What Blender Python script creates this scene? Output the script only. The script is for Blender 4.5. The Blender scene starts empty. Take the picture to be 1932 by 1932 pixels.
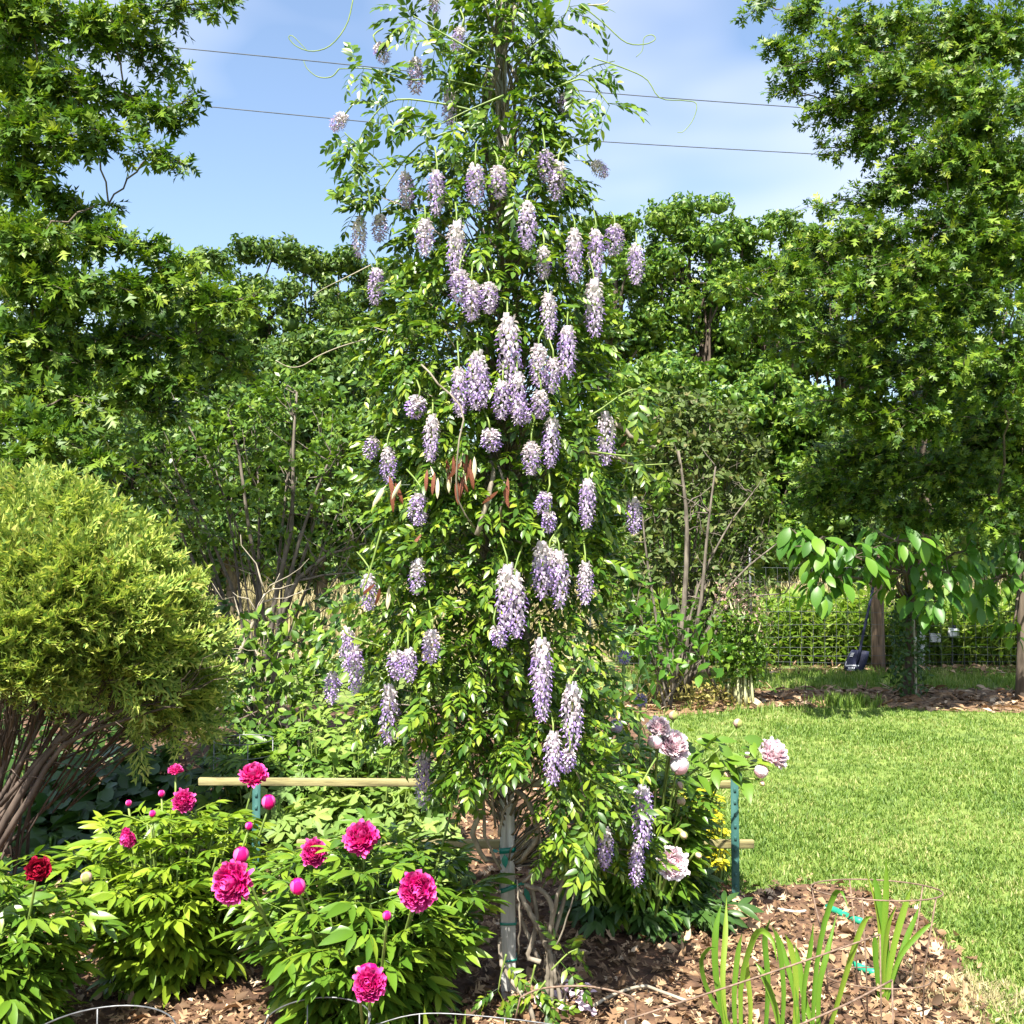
import bpy, math
import numpy as np
from mathutils import Matrix, Vector

scn = bpy.context.scene
# ------------------------------------------------------------------ camera, sky, sun, exposure
PITCH = math.radians(2.56)
CAMZ = 1.6
cam_data = bpy.data.cameras.new('camera')
cam_data.sensor_width = 36.0
cam_data.lens = 35.0
cam_data.clip_start = 0.05
cam_data.clip_end = 2000.0
camera = bpy.data.objects.new('camera', cam_data)
camera.location = (0, 0, CAMZ)
camera.rotation_euler = (math.radians(90) + PITCH, 0, 0)
scn.collection.objects.link(camera)
scn.camera = camera

SUNV = np.array([-0.15, -0.53, 0.84]); SUNV /= np.linalg.norm(SUNV)
world = bpy.data.worlds.new('World')
scn.world = world
world.use_nodes = True
wn, wl = world.node_tree.nodes, world.node_tree.links
wn.clear()
w_out = wn.new('ShaderNodeOutputWorld')
w_bg = wn.new('ShaderNodeBackground')
w_bg.inputs['Strength'].default_value = 0.086
w_sky = wn.new('ShaderNodeTexSky')
w_sky.sky_type = 'NISHITA'
w_sky.sun_disc = False
w_sky.sun_elevation = math.asin(SUNV[2])
w_sky.sun_rotation = math.atan2(SUNV[0], SUNV[1])
w_sky.air_density = 1.1
w_sky.dust_density = 1.6
w_sky.ozone_density = 1.0
w_tc = wn.new('ShaderNodeTexCoord')
w_map = wn.new('ShaderNodeMapping')
w_map.inputs['Scale'].default_value = (1.0, 1.0, 2.6)
w_map.inputs['Location'].default_value = (3.7, 0.2, 0.15)
w_noise = wn.new('ShaderNodeTexNoise')
w_noise.inputs['Scale'].default_value = 2.1
w_noise.inputs['Detail'].default_value = 3.0
w_noise.inputs['Roughness'].default_value = 0.5
w_ramp = wn.new('ShaderNodeMapRange')
w_ramp.inputs['From Min'].default_value = 0.46
w_ramp.inputs['From Max'].default_value = 0.78
w_ramp.inputs['To Max'].default_value = 0.8
w_mix = wn.new('ShaderNodeMixRGB')
w_mix.inputs['Color2'].default_value = (5.2, 5.2, 5.8, 1)
wl.new(w_tc.outputs['Generated'], w_map.inputs['Vector'])
wl.new(w_map.outputs['Vector'], w_noise.inputs['Vector'])
wl.new(w_noise.outputs['Fac'], w_ramp.inputs['Value'])
wl.new(w_ramp.outputs['Result'], w_mix.inputs['Fac'])
wl.new(w_sky.outputs['Color'], w_mix.inputs['Color1'])
wl.new(w_mix.outputs['Color'], w_bg.inputs['Color'])
wl.new(w_bg.outputs['Background'], w_out.inputs['Surface'])

sun_data = bpy.data.lights.new('sun', 'SUN')
sun_data.energy = 5.0
sun_data.angle = math.radians(0.5)
sun_data.color = (1.0, 0.95, 0.86)
sun = bpy.data.objects.new('sun', sun_data)
sun.rotation_euler = Vector(tuple(SUNV)).to_track_quat('Z', 'Y').to_euler()
sun.location = (-20, -20, 30)
scn.collection.objects.link(sun)

vs = scn.view_settings
vs.view_transform = 'Standard'
vs.look = 'None'
vs.exposure = 1.7
vs.gamma = 1.0
vs.use_curve_mapping = False
scn.cycles.max_bounces = 4
scn.cycles.diffuse_bounces = 1
scn.cycles.glossy_bounces = 2
scn.cycles.transmission_bounces = 4
scn.cycles.transparent_max_bounces = 4
scn.cycles.caustics_reflective = False
scn.cycles.caustics_refractive = False

# ------------------------------------------------------------------ helpers
RNG = np.random.default_rng(11)
F = 1878.0        # focal length in units of the 1932 px wide picture
CP, SP = math.cos(PITCH), math.sin(PITCH)

def P(px, py, d):
    """Point of the place that lies d metres ahead and is seen at (px, py) of the survey picture."""
    r = (px - 966.0) / F; u = (966.0 - py) / F
    t = d / (CP - u * SP)
    return np.array([r * t, d, CAMZ + (SP + u * CP) * t])

def G(px, py, z=0.0):
    r = (px - 966.0) / F; u = (966.0 - py) / F
    t = (z - CAMZ) / (SP + u * CP)
    return np.array([r * t, (CP - u * SP) * t, z])

def M(d):
    return d / F

def project(p):
    q = np.asarray(p, float) - np.array([0, 0, CAMZ])
    f = q[..., 1] * CP + q[..., 2] * SP
    u = -q[..., 1] * SP + q[..., 2] * CP
    f = np.maximum(f, 1e-3)
    return 966 + F * q[..., 0] / f, 966 - F * u / f, f

def unit(v):
    v = np.asarray(v, float)
    return v / np.maximum(np.linalg.norm(v, axis=-1, keepdims=True), 1e-9)

def rdir(n, rng=None):
    return unit((rng or RNG).normal(size=(n, 3)))

def frames(d, nrm):
    """rotation matrices whose Y runs along d and whose Z is near nrm"""
    y = unit(d)
    x = np.cross(y, nrm); x = unit(x + 1e-6)
    z = np.cross(x, y)
    return np.stack([x, y, z], axis=-1)

class T:
    """a template: vertices, faces and an optional colour per vertex"""
    def __init__(s, V, Fc, C=None):
        s.V = np.asarray(V, float).reshape(-1, 3)
        if isinstance(Fc, tuple):
            s.lv, s.lt = Fc
        else:
            s.lt = np.array([len(f) for f in Fc], np.int32)
            s.lv = np.array([i for f in Fc for i in f], np.int32)
        s.C = C

def join(ts):
    ts = [t for t in ts if t is not None and len(t.V)]
    off = 0; V = []; lv = []; lt = []; C = []
    for t in ts:
        V.append(t.V); lv.append(t.lv + off); lt.append(t.lt); off += len(t.V)
        C.append(t.C if t.C is not None else np.ones((len(t.V), 3)) * 0.5)
    return T(np.concatenate(V), (np.concatenate(lv), np.concatenate(lt)), np.concatenate(C))

def xf(t, pos=(0, 0, 0), R=None, s=1.0):
    V = t.V * np.asarray(s)
    if R is not None: V = V @ np.asarray(R).T
    return T(V + np.asarray(pos), (t.lv, t.lt), t.C)

def inst(t, pos, R, s):
    """many copies of a template as one template"""
    pos = np.asarray(pos, float); n = len(pos)
    s = np.asarray(s, float)
    if s.ndim == 1: s = s[:, None, None]
    else: s = s[:, None, :]
    V = np.einsum('nij,nvj->nvi', R, t.V[None] * s) + pos[:, None, :]
    nv = len(t.V)
    lv = (t.lv[None, :] + (np.arange(n) * nv)[:, None]).ravel()
    C = None if t.C is None else np.tile(t.C, (n, 1))
    return T(V.reshape(-1, 3), (lv, np.tile(t.lt, n)), C)

def mesh(name, t, mat, smooth=True):
    me = bpy.data.meshes.new(name)
    nl = len(t.lv); npoly = len(t.lt)
    me.vertices.add(len(t.V)); me.loops.add(nl); me.polygons.add(npoly)
    me.vertices.foreach_set('co', np.ascontiguousarray(t.V, np.float32).ravel())
    me.loops.foreach_set('vertex_index', np.ascontiguousarray(t.lv, np.int32))
    st = np.zeros(npoly, np.int32); st[1:] = np.cumsum(t.lt)[:-1]
    me.polygons.foreach_set('loop_start', st)
    try:
        me.polygons.foreach_set('loop_total', np.ascontiguousarray(t.lt, np.int32))
    except Exception:
        pass
    if smooth:
        me.polygons.foreach_set('use_smooth', np.ones(npoly, bool))
    if t.C is not None:
        a = me.attributes.new('col', 'FLOAT_COLOR', 'POINT')
        c = np.ones((len(t.V), 4), np.float32); c[:, :3] = t.C
        a.data.foreach_set('color', c.ravel())
    me.update(calc_edges=True)
    me.validate(verbose=False)
    if mat is not None: me.materials.append(mat)
    return me

COL = scn.collection
WM = {}            # world matrices of what has been placed

def place(name, me, parent=None, mw=None):
    o = bpy.data.objects.new(name, me)
    COL.objects.link(o)
    mw = mw or Matrix.Identity(4)
    WM[o.name] = mw
    if parent is not None:
        o.parent = parent
        o.matrix_parent_inverse = WM[parent.name].inverted()
    o.matrix_basis = mw
    return o

def obj(name, t, mat, parent=None, smooth=True, kind=None):
    o = place(name, mesh(name, t, mat, smooth), parent)
    if kind: o['kind'] = kind
    return o

def thing(name, loc, label, cat, group=None):
    o = place(name, None, None, Matrix.Translation(Vector(tuple(map(float, loc)))))
    o.empty_display_size = 0.1
    tag(o, label, cat, group)
    return o

def tag(o, label, cat, group=None):
    o['label'] = label; o['category'] = cat
    if group: o['group'] = group
    return o

def mat4(pos, R, s):
    m = np.eye(4); m[:3, :3] = np.asarray(R) * np.broadcast_to(np.asarray(s, float), (3,))[None, :]; m[:3, 3] = pos
    return Matrix(m.tolist())

def parts(name, meshes, pos, R, s, parent):
    out = []
    for i in range(len(pos)):
        out.append(place(name, meshes[i % len(meshes)], parent, mat4(pos[i], R[i], s[i])))
    return out

def tube(pts, rad, n=6, cap=True):
    pts = np.asarray(pts, float); m = len(pts)
    rad = np.broadcast_to(np.asarray(rad, float), (m,))
    tan = unit(np.gradient(pts, axis=0))
    ref = np.array([0.0, 0, 1]) if abs(tan[0, 2]) < 0.9 else np.array([1.0, 0, 0])
    V = []
    a = np.arange(n) / n * 2 * math.pi
    x = np.cross(tan[0], ref); x /= np.linalg.norm(x)
    for i in range(m):
        x = x - tan[i] * np.dot(x, tan[i]); x /= max(np.linalg.norm(x), 1e-9)
        y = np.cross(tan[i], x)
        V.append(pts[i] + rad[i] * (np.cos(a)[:, None] * x + np.sin(a)[:, None] * y))
    V = np.concatenate(V)
    Fc = [(i * n + k, i * n + (k + 1) % n, (i + 1) * n + (k + 1) % n, (i + 1) * n + k) for i in range(m - 1) for k in range(n)]
    if cap:
        Fc.append(tuple(range(n - 1, -1, -1))); Fc.append(tuple((m - 1) * n + k for k in range(n)))
    return T(V, Fc)

def curve(pts, n=12):
    """Catmull-Rom through the points"""
    p = np.asarray(pts, float)
    if len(p) < 3:
        t = np.linspace(0, 1, n)[:, None]
        return p[0] * (1 - t) + p[-1] * t
    q = np.vstack([2 * p[0] - p[1], p, 2 * p[-1] - p[-2]])
    out = []
    seg = len(p) - 1
    for t in np.linspace(0, seg - 1e-6, n):
        i = int(t); f = t - i
        a, b, c, d = q[i], q[i + 1], q[i + 2], q[i + 3]
        out.append(0.5 * ((2 * b) + (c - a) * f + (2 * a - 5 * b + 4 * c - d) * f * f + (3 * b - a - 3 * c + d) * f ** 3))
    return np.array(out)

def pxcurve(lst, d, n=12):
    """lst of (px, py[, depth])"""
    return curve([P(q[0], q[1], q[2] if len(q) > 2 else d) for q in lst], n)

def box(sx, sy, sz, bev=0.0):
    x, y, z = sx / 2, sy / 2, sz / 2
    if bev <= 0:
        V = [(-x, -y, -z), (x, -y, -z), (x, y, -z), (-x, y, -z), (-x, -y, z), (x, -y, z), (x, y, z), (-x, y, z)]
        return T(V, [(3, 2, 1, 0), (4, 5, 6, 7), (0, 1, 5, 4), (1, 2, 6, 5), (2, 3, 7, 6), (3, 0, 4, 7)])
    ring = [(-x + bev, -y), (x - bev, -y), (x, -y + bev), (x, y - bev), (x - bev, y), (-x + bev, y), (-x, y - bev), (-x, -y + bev)]
    k = 1 - bev / max(x, y) if max(x, y) > 0 else 1
    V = [(a * k, b * k, -z) for a, b in ring] + [(a, b, -z + bev) for a, b in ring] + [(a, b, z - bev) for a, b in ring] + [(a * k, b * k, z) for a, b in ring]
    Fc = [(j * 8 + i, j * 8 + (i + 1) % 8, (j + 1) * 8 + (i + 1) % 8, (j + 1) * 8 + i) for j in range(3) for i in range(8)]
    Fc += [tuple(range(7, -1, -1)), tuple(range(24, 32))]
    return T(V, Fc)

def leaf(w=0.4, n=3, fold=0.15, droop=0.15, peak=0.4, tip=1.0, wave=0.0):
    """a leaf of length 1 along +Y, upper side +Z"""
    V = [(0, 0, 0)]
    for i in range(1, n):
        t = i / n
        if t < peak: k = math.sin(t / peak * math.pi / 2) ** 0.8
        else: k = math.cos((t - peak) / (1 - peak) * math.pi / 2) ** tip
        h = w / 2 * k
        z = -droop * t * t
        wv = wave * (1 if i % 2 else -1)
        V += [(-h, t - 0.02, z + fold * h + wv), (0, t, z), (h, t + 0.02, z + fold * h - wv)]
    V.append((0, 1, -droop))
    Fc = [(0, 2, 1), (0, 3, 2)]
    for i in range(n - 2):
        a = 1 + 3 * i; b = a + 3
        Fc += [(a, a + 1, b + 1, b), (a + 1, a + 2, b + 2, b + 1)]
    e = len(V) - 1; a = 1 + 3 * (n - 2)
    Fc += [(a, a + 1, e), (a + 1, a + 2, e)]
    return T(V, Fc)

def diamond(w=0.5, fold=0.12, droop=0.1):
    return T([(0, 0, 0), (-w / 2, 0.45, fold * w), (0, 1, -droop), (w / 2, 0.45, fold * w), (0, 0.5, 0)], [(0, 4, 2, 1), (0, 3, 2, 4)])

def rot(axis, a):
    return np.array(Matrix.Rotation(a, 3, axis))

def stick(a, b, r0, r1, n=3):
    return tube(np.array([a, b], float), [r0, r1], n, cap=False)

def inpoly(x, y, poly):
    x = np.asarray(x); y = np.asarray(y)
    c = np.zeros(x.shape, bool)
    j = len(poly) - 1
    for i in range(len(poly)):
        xi, yi = poly[i][:2]; xj, yj = poly[j][:2]
        if yi != yj:
            c ^= ((yi > y) != (yj > y)) & (x < (xj - xi) * (y - yi) / (yj - yi) + xi)
        j = i
    return c

def nearest(pos, n=300):
    """the n that show largest: in the frame, nearest first"""
    px, py, f = project(pos)
    ok = (px > 0) & (px < 1932) & (py > 0) & (py < 1932)
    k = np.where(ok, f, f + 1000)
    order = np.argsort(k)
    return order[:n], order[n:]

# ------------------------------------------------------------------ materials
def new_mat(name):
    m = bpy.data.materials.new(name); m.use_nodes = True
    nt = m.node_tree; nt.nodes.clear()
    out = nt.nodes.new('ShaderNodeOutputMaterial')
    return m, nt, out

def node(nt, kind, **kw):
    n = nt.nodes.new(kind)
    for k, v in kw.items(): n.inputs[k.replace('_', ' ')].default_value = v
    return n

def c4(c): return (c[0], c[1], c[2], 1.0)

def ramp(nt, stops):
    r = nt.nodes.new('ShaderNodeValToRGB')
    e = r.color_ramp.elements
    e[0].position, e[0].color = stops[0][0], c4(stops[0][1])
    e[1].position, e[1].color = stops[-1][0], c4(stops[-1][1])
    for p, c in stops[1:-1]:
        k = e.new(p); k.color = c4(c)
    return r

def piece_random(nt):
    g = nt.nodes.new('ShaderNodeNewGeometry'); o = nt.nodes.new('ShaderNodeObjectInfo')
    a = nt.nodes.new('ShaderNodeMath'); a.operation = 'ADD'
    fr = nt.nodes.new('ShaderNodeMath'); fr.operation = 'FRACT'
    nt.links.new(g.outputs['Random Per Island'], a.inputs[0]); nt.links.new(o.outputs['Random'], a.inputs[1])
    nt.links.new(a.outputs[0], fr.inputs[0])
    return fr.outputs[0]

def leaf_mat(name, stops, trans=0.35, rough=0.42, spec=0.4, glow=(1.5, 1.6, 0.7)):
    m, nt, out = new_mat(name)
    L = nt.links
    r = ramp(nt, stops); L.new(piece_random(nt), r.inputs['Fac'])
    pb = node(nt, 'ShaderNodeBsdfPrincipled', Roughness=rough)
    pb.inputs['Specular IOR Level'].default_value = spec
    L.new(r.outputs['Color'], pb.inputs['Base Color'])
    tr = nt.nodes.new('ShaderNodeBsdfTranslucent')
    mul = nt.nodes.new('ShaderNodeMixRGB'); mul.blend_type = 'MULTIPLY'; mul.inputs['Fac'].default_value = 1.0
    mul.inputs['Color2'].default_value = c4(glow)
    L.new(r.outputs['Color'], mul.inputs['Color1']); L.new(mul.outputs['Color'], tr.inputs['Color'])
    mx = nt.nodes.new('ShaderNodeMixShader'); mx.inputs['Fac'].default_value = trans
    L.new(pb.outputs['BSDF'], mx.inputs[1]); L.new(tr.outputs['BSDF'], mx.inputs[2])
    L.new(mx.outputs['Shader'], out.inputs['Surface'])
    return m

def patchy(m, amount=0.45, scale=1.3):
    """slow drifts of paler, drier colour across a lawn"""
    nt = m.node_tree; L = nt.links
    rp = next(n for n in nt.nodes if n.type == 'VALTORGB')
    tc = nt.nodes.new('ShaderNodeTexCoord'); nz = node(nt, 'ShaderNodeTexNoise', Scale=scale, Detail=6.0, Roughness=0.65)
    L.new(tc.outputs['Object'], nz.inputs['Vector'])
    mr = nt.nodes.new('ShaderNodeMapRange'); mr.inputs['From Min'].default_value = 0.3; mr.inputs['From Max'].default_value = 0.7; mr.inputs['To Min'].default_value = -amount; mr.inputs['To Max'].default_value = amount
    L.new(nz.outputs['Fac'], mr.inputs['Value'])
    ad = nt.nodes.new('ShaderNodeMath'); ad.operation = 'ADD'; ad.use_clamp = True
    src = rp.inputs['Fac'].links[0].from_socket
    L.new(src, ad.inputs[0]); L.new(mr.outputs['Result'], ad.inputs[1]); L.new(ad.outputs[0], rp.inputs['Fac'])
    return m

def col_mat(name, trans=0.3, rough=0.6, spec=0.2, vary=0.12):
    """a petal material that takes the piece's own vertex colours"""
    m, nt, out = new_mat(name); L = nt.links
    at = nt.nodes.new('ShaderNodeAttribute'); at.attribute_name = 'col'
    hs = nt.nodes.new('ShaderNodeHueSaturation')
    mr = nt.nodes.new('ShaderNodeMapRange'); mr.inputs['To Min'].default_value = 1 - vary; mr.inputs['To Max'].default_value = 1 + vary
    L.new(piece_random(nt), mr.inputs['Value']); L.new(mr.outputs['Result'], hs.inputs['Value'])
    L.new(at.outputs['Color'], hs.inputs['Color'])
    pb = node(nt, 'ShaderNodeBsdfPrincipled', Roughness=rough); pb.inputs['Specular IOR Level'].default_value = spec
    L.new(hs.outputs['Color'], pb.inputs['Base Color'])
    tr = nt.nodes.new('ShaderNodeBsdfTranslucent'); L.new(hs.outputs['Color'], tr.inputs['Color'])
    mx = nt.nodes.new('ShaderNodeMixShader'); mx.inputs['Fac'].default_value = trans
    L.new(pb.outputs['BSDF'], mx.inputs[1]); L.new(tr.outputs['BSDF'], mx.inputs[2])
    L.new(mx.outputs['Shader'], out.inputs['Surface'])
    return m

def noise_mat(name, c1, c2, scale=20.0, stretch=(1, 1, 1), rough=0.8, bump=0.3, detail=6.0, metal=0.0, spec=0.3, c3=None, bdist=0.01):
    m, nt, out = new_mat(name); L = nt.links
    tc = nt.nodes.new('ShaderNodeTexCoord'); mp = nt.nodes.new('ShaderNodeMapping'); mp.inputs['Scale'].default_value = stretch
    nz = node(nt, 'ShaderNodeTexNoise', Scale=scale, Detail=detail)
    L.new(tc.outputs['Object'], mp.inputs['Vector']); L.new(mp.outputs['Vector'], nz.inputs['Vector'])
    r = ramp(nt, [(0.3, c1), (0.7, c2)] if c3 is None else [(0.28, c1), (0.5, c3), (0.72, c2)])
    L.new(nz.outputs['Fac'], r.inputs['Fac'])
    pb = node(nt, 'ShaderNodeBsdfPrincipled', Roughness=rough, Metallic=metal); pb.inputs['Specular IOR Level'].default_value = spec
    L.new(r.outputs['Color'], pb.inputs['Base Color'])
    bp = nt.nodes.new('ShaderNodeBump'); bp.inputs['Strength'].default_value = bump; bp.inputs['Distance'].default_value = bdist
    L.new(nz.outputs['Fac'], bp.inputs['Height']); L.new(bp.outputs['Normal'], pb.inputs['Normal'])
    L.new(pb.outputs['BSDF'], out.inputs['Surface'])
    return m

MAT = dict(
    wisteria=leaf_mat('wisteria_leaf', [(0, (0.022, 0.065, 0.008)), (0.5, (0.075, 0.15, 0.012)), (0.9, (0.16, 0.235, 0.018)), (1, (0.25, 0.30, 0.03))], 0.22, 0.36, 0.42),
    oak=leaf_mat('oak_leaf', [(0, (0.022, 0.06, 0.009)), (0.5, (0.07, 0.14, 0.013)), (0.9, (0.15, 0.225, 0.02)), (1, (0.24, 0.29, 0.035))], 0.24, 0.46, 0.26),
    back=leaf_mat('woodland_leaf', [(0, (0.022, 0.06, 0.012)), (0.5, (0.065, 0.13, 0.02)), (1, (0.15, 0.215, 0.03))], 0.20, 0.5, 0.35),
    back2=leaf_mat('bright_woodland_leaf', [(0, (0.028, 0.085, 0.012)), (0.5, (0.085, 0.17, 0.018)), (1, (0.18, 0.26, 0.03))], 0.22, 0.45, 0.35),
    shrub=leaf_mat('shrub_leaf', [(0, (0.035, 0.09, 0.012)), (0.5, (0.085, 0.165, 0.018)), (1, (0.17, 0.26, 0.028))], 0.22, 0.42, 0.4),
    olive=leaf_mat('dull_shrub_leaf', [(0, (0.05, 0.085, 0.02)), (0.5, (0.08, 0.12, 0.03)), (0.85, (0.11, 0.145, 0.035)), (1, (0.17, 0.15, 0.06))], 0.22, 0.55, 0.3),
    dark=leaf_mat('dark_leaf', [(0, (0.03, 0.075, 0.016)), (1, (0.055, 0.115, 0.02))], 0.25, 0.4, 0.4),
    bigleaf=leaf_mat('broad_leaf', [(0, (0.045, 0.13, 0.016)), (0.7, (0.075, 0.185, 0.02)), (1, (0.15, 0.27, 0.025))], 0.38, 0.42, 0.4),
    peony=leaf_mat('peony_leaf', [(0, (0.06, 0.135, 0.013)), (0.6, (0.10, 0.185, 0.016)), (1, (0.18, 0.26, 0.022))], 0.2, 0.33, 0.5),
    peony_y=leaf_mat('yellow_peony_leaf', [(0, (0.085, 0.165, 0.014)), (0.5, (0.15, 0.24, 0.018)), (1, (0.25, 0.33, 0.026))], 0.30, 0.36, 0.45),
    pale=leaf_mat('pale_lobed_leaf', [(0, (0.11, 0.19, 0.045)), (0.6, (0.17, 0.255, 0.06)), (1, (0.25, 0.325, 0.08))], 0.25, 0.55, 0.3),
    gold=leaf_mat('golden_conifer', [(0, (0.07, 0.145, 0.03)), (0.3, (0.21, 0.31, 0.06)), (0.7, (0.37, 0.455, 0.09)), (0.96, (0.55, 0.58, 0.16)), (1, (0.28, 0.19, 0.08))], 0.34, 0.55, 0.3, glow=(1.3, 1.3, 0.8)),
    iris=leaf_mat('iris_leaf', [(0, (0.09, 0.20, 0.02)), (0.6, (0.14, 0.25, 0.025)), (1, (0.24, 0.32, 0.04))], 0.35, 0.38, 0.45),
    grass=leaf_mat('grass_blade', [(0, (0.075, 0.14, 0.022)), (0.4, (0.135, 0.22, 0.036)), (0.85, (0.205, 0.285, 0.058)), (1, (0.34, 0.345, 0.13))], 0.35, 0.5, 0.3),
    straw=leaf_mat('straw_blade', [(0, (0.30, 0.26, 0.12)), (0.6, (0.42, 0.36, 0.19)), (1, (0.55, 0.49, 0.28))], 0.25, 0.7, 0.2, glow=(1, 1, 0.9)),
    weed=leaf_mat('meadow_weed', [(0, (0.10, 0.19, 0.03)), (0.6, (0.17, 0.26, 0.045)), (1, (0.26, 0.32, 0.08))], 0.35, 0.55, 0.25),
    litter=leaf_mat('dry_leaf', [(0, (0.06, 0.038, 0.022)), (0.35, (0.19, 0.115, 0.062)), (0.65, (0.32, 0.205, 0.115)), (0.9, (0.46, 0.32, 0.19)), (1, (0.60, 0.47, 0.32))], 0.12, 0.7, 0.2, glow=(1, 0.8, 0.6)),
    yellowing=leaf_mat('yellowing_leaf', [(0, (0.20, 0.19, 0.04)), (0.5, (0.33, 0.29, 0.07)), (1, (0.45, 0.38, 0.14))], 0.25, 0.6, 0.3, glow=(1, 1, 0.8)),
    yellow=leaf_mat('yellow_flower', [(0, (0.35, 0.36, 0.02)), (1, (0.60, 0.52, 0.02))], 0.3, 0.5, 0.3, glow=(1, 1, 0.8)),
    petal=col_mat('petal', 0.30, 0.55, 0.25, 0.16),
    raceme=col_mat('wisteria_floret', 0.30, 0.6, 0.2, 0.14),
    bark=noise_mat('bark', (0.05, 0.038, 0.028), (0.16, 0.125, 0.095), 18, (1, 1, 0.2), 0.9, 0.6),
    greybark=noise_mat('grey_bark', (0.06, 0.05, 0.04), (0.20, 0.17, 0.135), 22, (1, 1, 0.3), 0.85, 0.5),
    cedarbark=noise_mat('red_brown_bark', (0.045, 0.034, 0.027), (0.15, 0.11, 0.085), 16, (1, 1, 0.25), 0.9, 0.6),
    vine=noise_mat('vine_bark', (0.10, 0.08, 0.06), (0.30, 0.26, 0.20), 28, (1, 1, 0.5), 0.8, 0.4),
    twig=noise_mat('pale_twig', (0.22, 0.19, 0.14), (0.42, 0.37, 0.28), 20, (1, 1, 1), 0.8, 0.2),
    greenstem=noise_mat('green_stem', (0.10, 0.16, 0.03), (0.20, 0.26, 0.06), 20, (1, 1, 1), 0.5, 0.1),
    redstem=noise_mat('reddish_stem', (0.14, 0.12, 0.03), (0.24, 0.16, 0.06), 20, (1, 1, 1), 0.5, 0.1),
    canestem=noise_mat('pale_cane', (0.30, 0.33, 0.16), (0.48, 0.48, 0.28), 14, (1, 1, 1), 0.6, 0.15),
    pole=noise_mat('weathered_white_pole', (0.32, 0.31, 0.28), (0.64, 0.63, 0.60), 9, (6, 6, 0.5), 0.75, 0.5, c3=(0.37, 0.36, 0.33), bdist=0.004),
    tie=noise_mat('green_plant_tie', (0.0, 0.13, 0.10), (0.01, 0.22, 0.16), 40, (1, 1, 1), 0.35, 0.2, spec=0.5),
    tpost=noise_mat('green_post_paint', (0.018, 0.065, 0.058), (0.055, 0.14, 0.125), 30, (1, 1, 0.3), 0.6, 0.25, c3=(0.032, 0.105, 0.092)),
    rail=noise_mat('weathered_rail', (0.08, 0.065, 0.03), (0.28, 0.24, 0.13), 9, (0.6, 4, 4), 0.85, 0.6, c3=(0.26, 0.23, 0.10)),
    oldpost=noise_mat('old_timber', (0.09, 0.06, 0.04), (0.26, 0.18, 0.12), 12, (3, 3, 0.3), 0.9, 0.5),
    wire=noise_mat('galvanised_wire', (0.10, 0.105, 0.11), (0.22, 0.225, 0.23), 40, (1, 1, 1), 0.45, 0.1, metal=0.6),
    rust=noise_mat('rusty_wire', (0.10, 0.065, 0.045), (0.26, 0.18, 0.13), 60, (1, 1, 1), 0.75, 0.2, metal=0.2),
    fencewire=noise_mat('dark_fence_wire', (0.05, 0.06, 0.06), (0.12, 0.13, 0.13), 60, (1, 1, 1), 0.6, 0.1),
    cable=noise_mat('power_cable', (0.035, 0.04, 0.045), (0.07, 0.075, 0.08), 5, (1, 1, 1), 0.6, 0.0),
    pod=noise_mat('seed_pod', (0.09, 0.028, 0.014), (0.20, 0.062, 0.03), 30, (1, 1, 1), 0.55, 0.3),
    podin=noise_mat('split_pod_lining', (0.52, 0.44, 0.28), (0.68, 0.60, 0.42), 30, (1, 1, 1), 0.6, 0.1),
    plastic=noise_mat('dark_navy_plastic', (0.008, 0.010, 0.024), (0.018, 0.022, 0.05), 12, (1, 1, 1), 0.65, 0.05, spec=0.2),
    label=noise_mat('white_print', (0.55, 0.57, 0.62), (0.72, 0.74, 0.78), 40, (1, 1, 1), 0.6, 0.0),
    white=noise_mat('white_plastic', (0.60, 0.62, 0.66), (0.78, 0.80, 0.83), 10, (1, 1, 1), 0.5, 0.05),
    hose=noise_mat('green_hose', (0.01, 0.20, 0.11), (0.03, 0.33, 0.19), 20, (1, 1, 1), 0.4, 0.1),
    stakem=noise_mat('pale_stake', (0.38, 0.36, 0.28), (0.55, 0.53, 0.44), 20, (1, 1, 1), 0.7, 0.1),
    bud=noise_mat('peony_bud', (0.40, 0.42, 0.14), (0.72, 0.48, 0.38), 30, (1, 1, 1), 0.5, 0.05),
)

patchy(MAT['grass'])

# ------------------------------------------------------------------ templates
def oak_leaf(seed, wide=1.0):
    """a pin oak leaf: deep pointed lobes either side of a slim blade"""
    r = np.random.default_rng(seed)
    V = [(0, 0, 0), (0, 0.20, 0.0), (0, 0.46, -0.02), (0, 0.70, -0.06), (r.uniform(-0.06, 0.06), 1.0, -0.16)]
    Fc = []
    def lobe(a, b, x, y):
        V.append((x * wide, y, r.uniform(-0.14, 0.12))); Fc.append((a, b, len(V) - 1) if x < 0 else (b, a, len(V) - 1))
    for s_ in (-1, 1):
        lobe(0, 1, s_ * r.uniform(0.18, 0.30), r.uniform(0.16, 0.30))
        lobe(1, 2, s_ * r.uniform(0.34, 0.50), r.uniform(0.46, 0.64))
        lobe(2, 3, s_ * r.uniform(0.28, 0.44), r.uniform(0.76, 0.94))
    k = len(V)
    V += [(-0.12, 0.80, -0.07), (0.12, 0.80, -0.07)]
    Fc += [(2, 3, k), (2, k + 1, 3), (3, 4, k), (3, k + 1, 4)]
    return T(V, Fc)

OAK = [oak_leaf(i) for i in range(7)]

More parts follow.
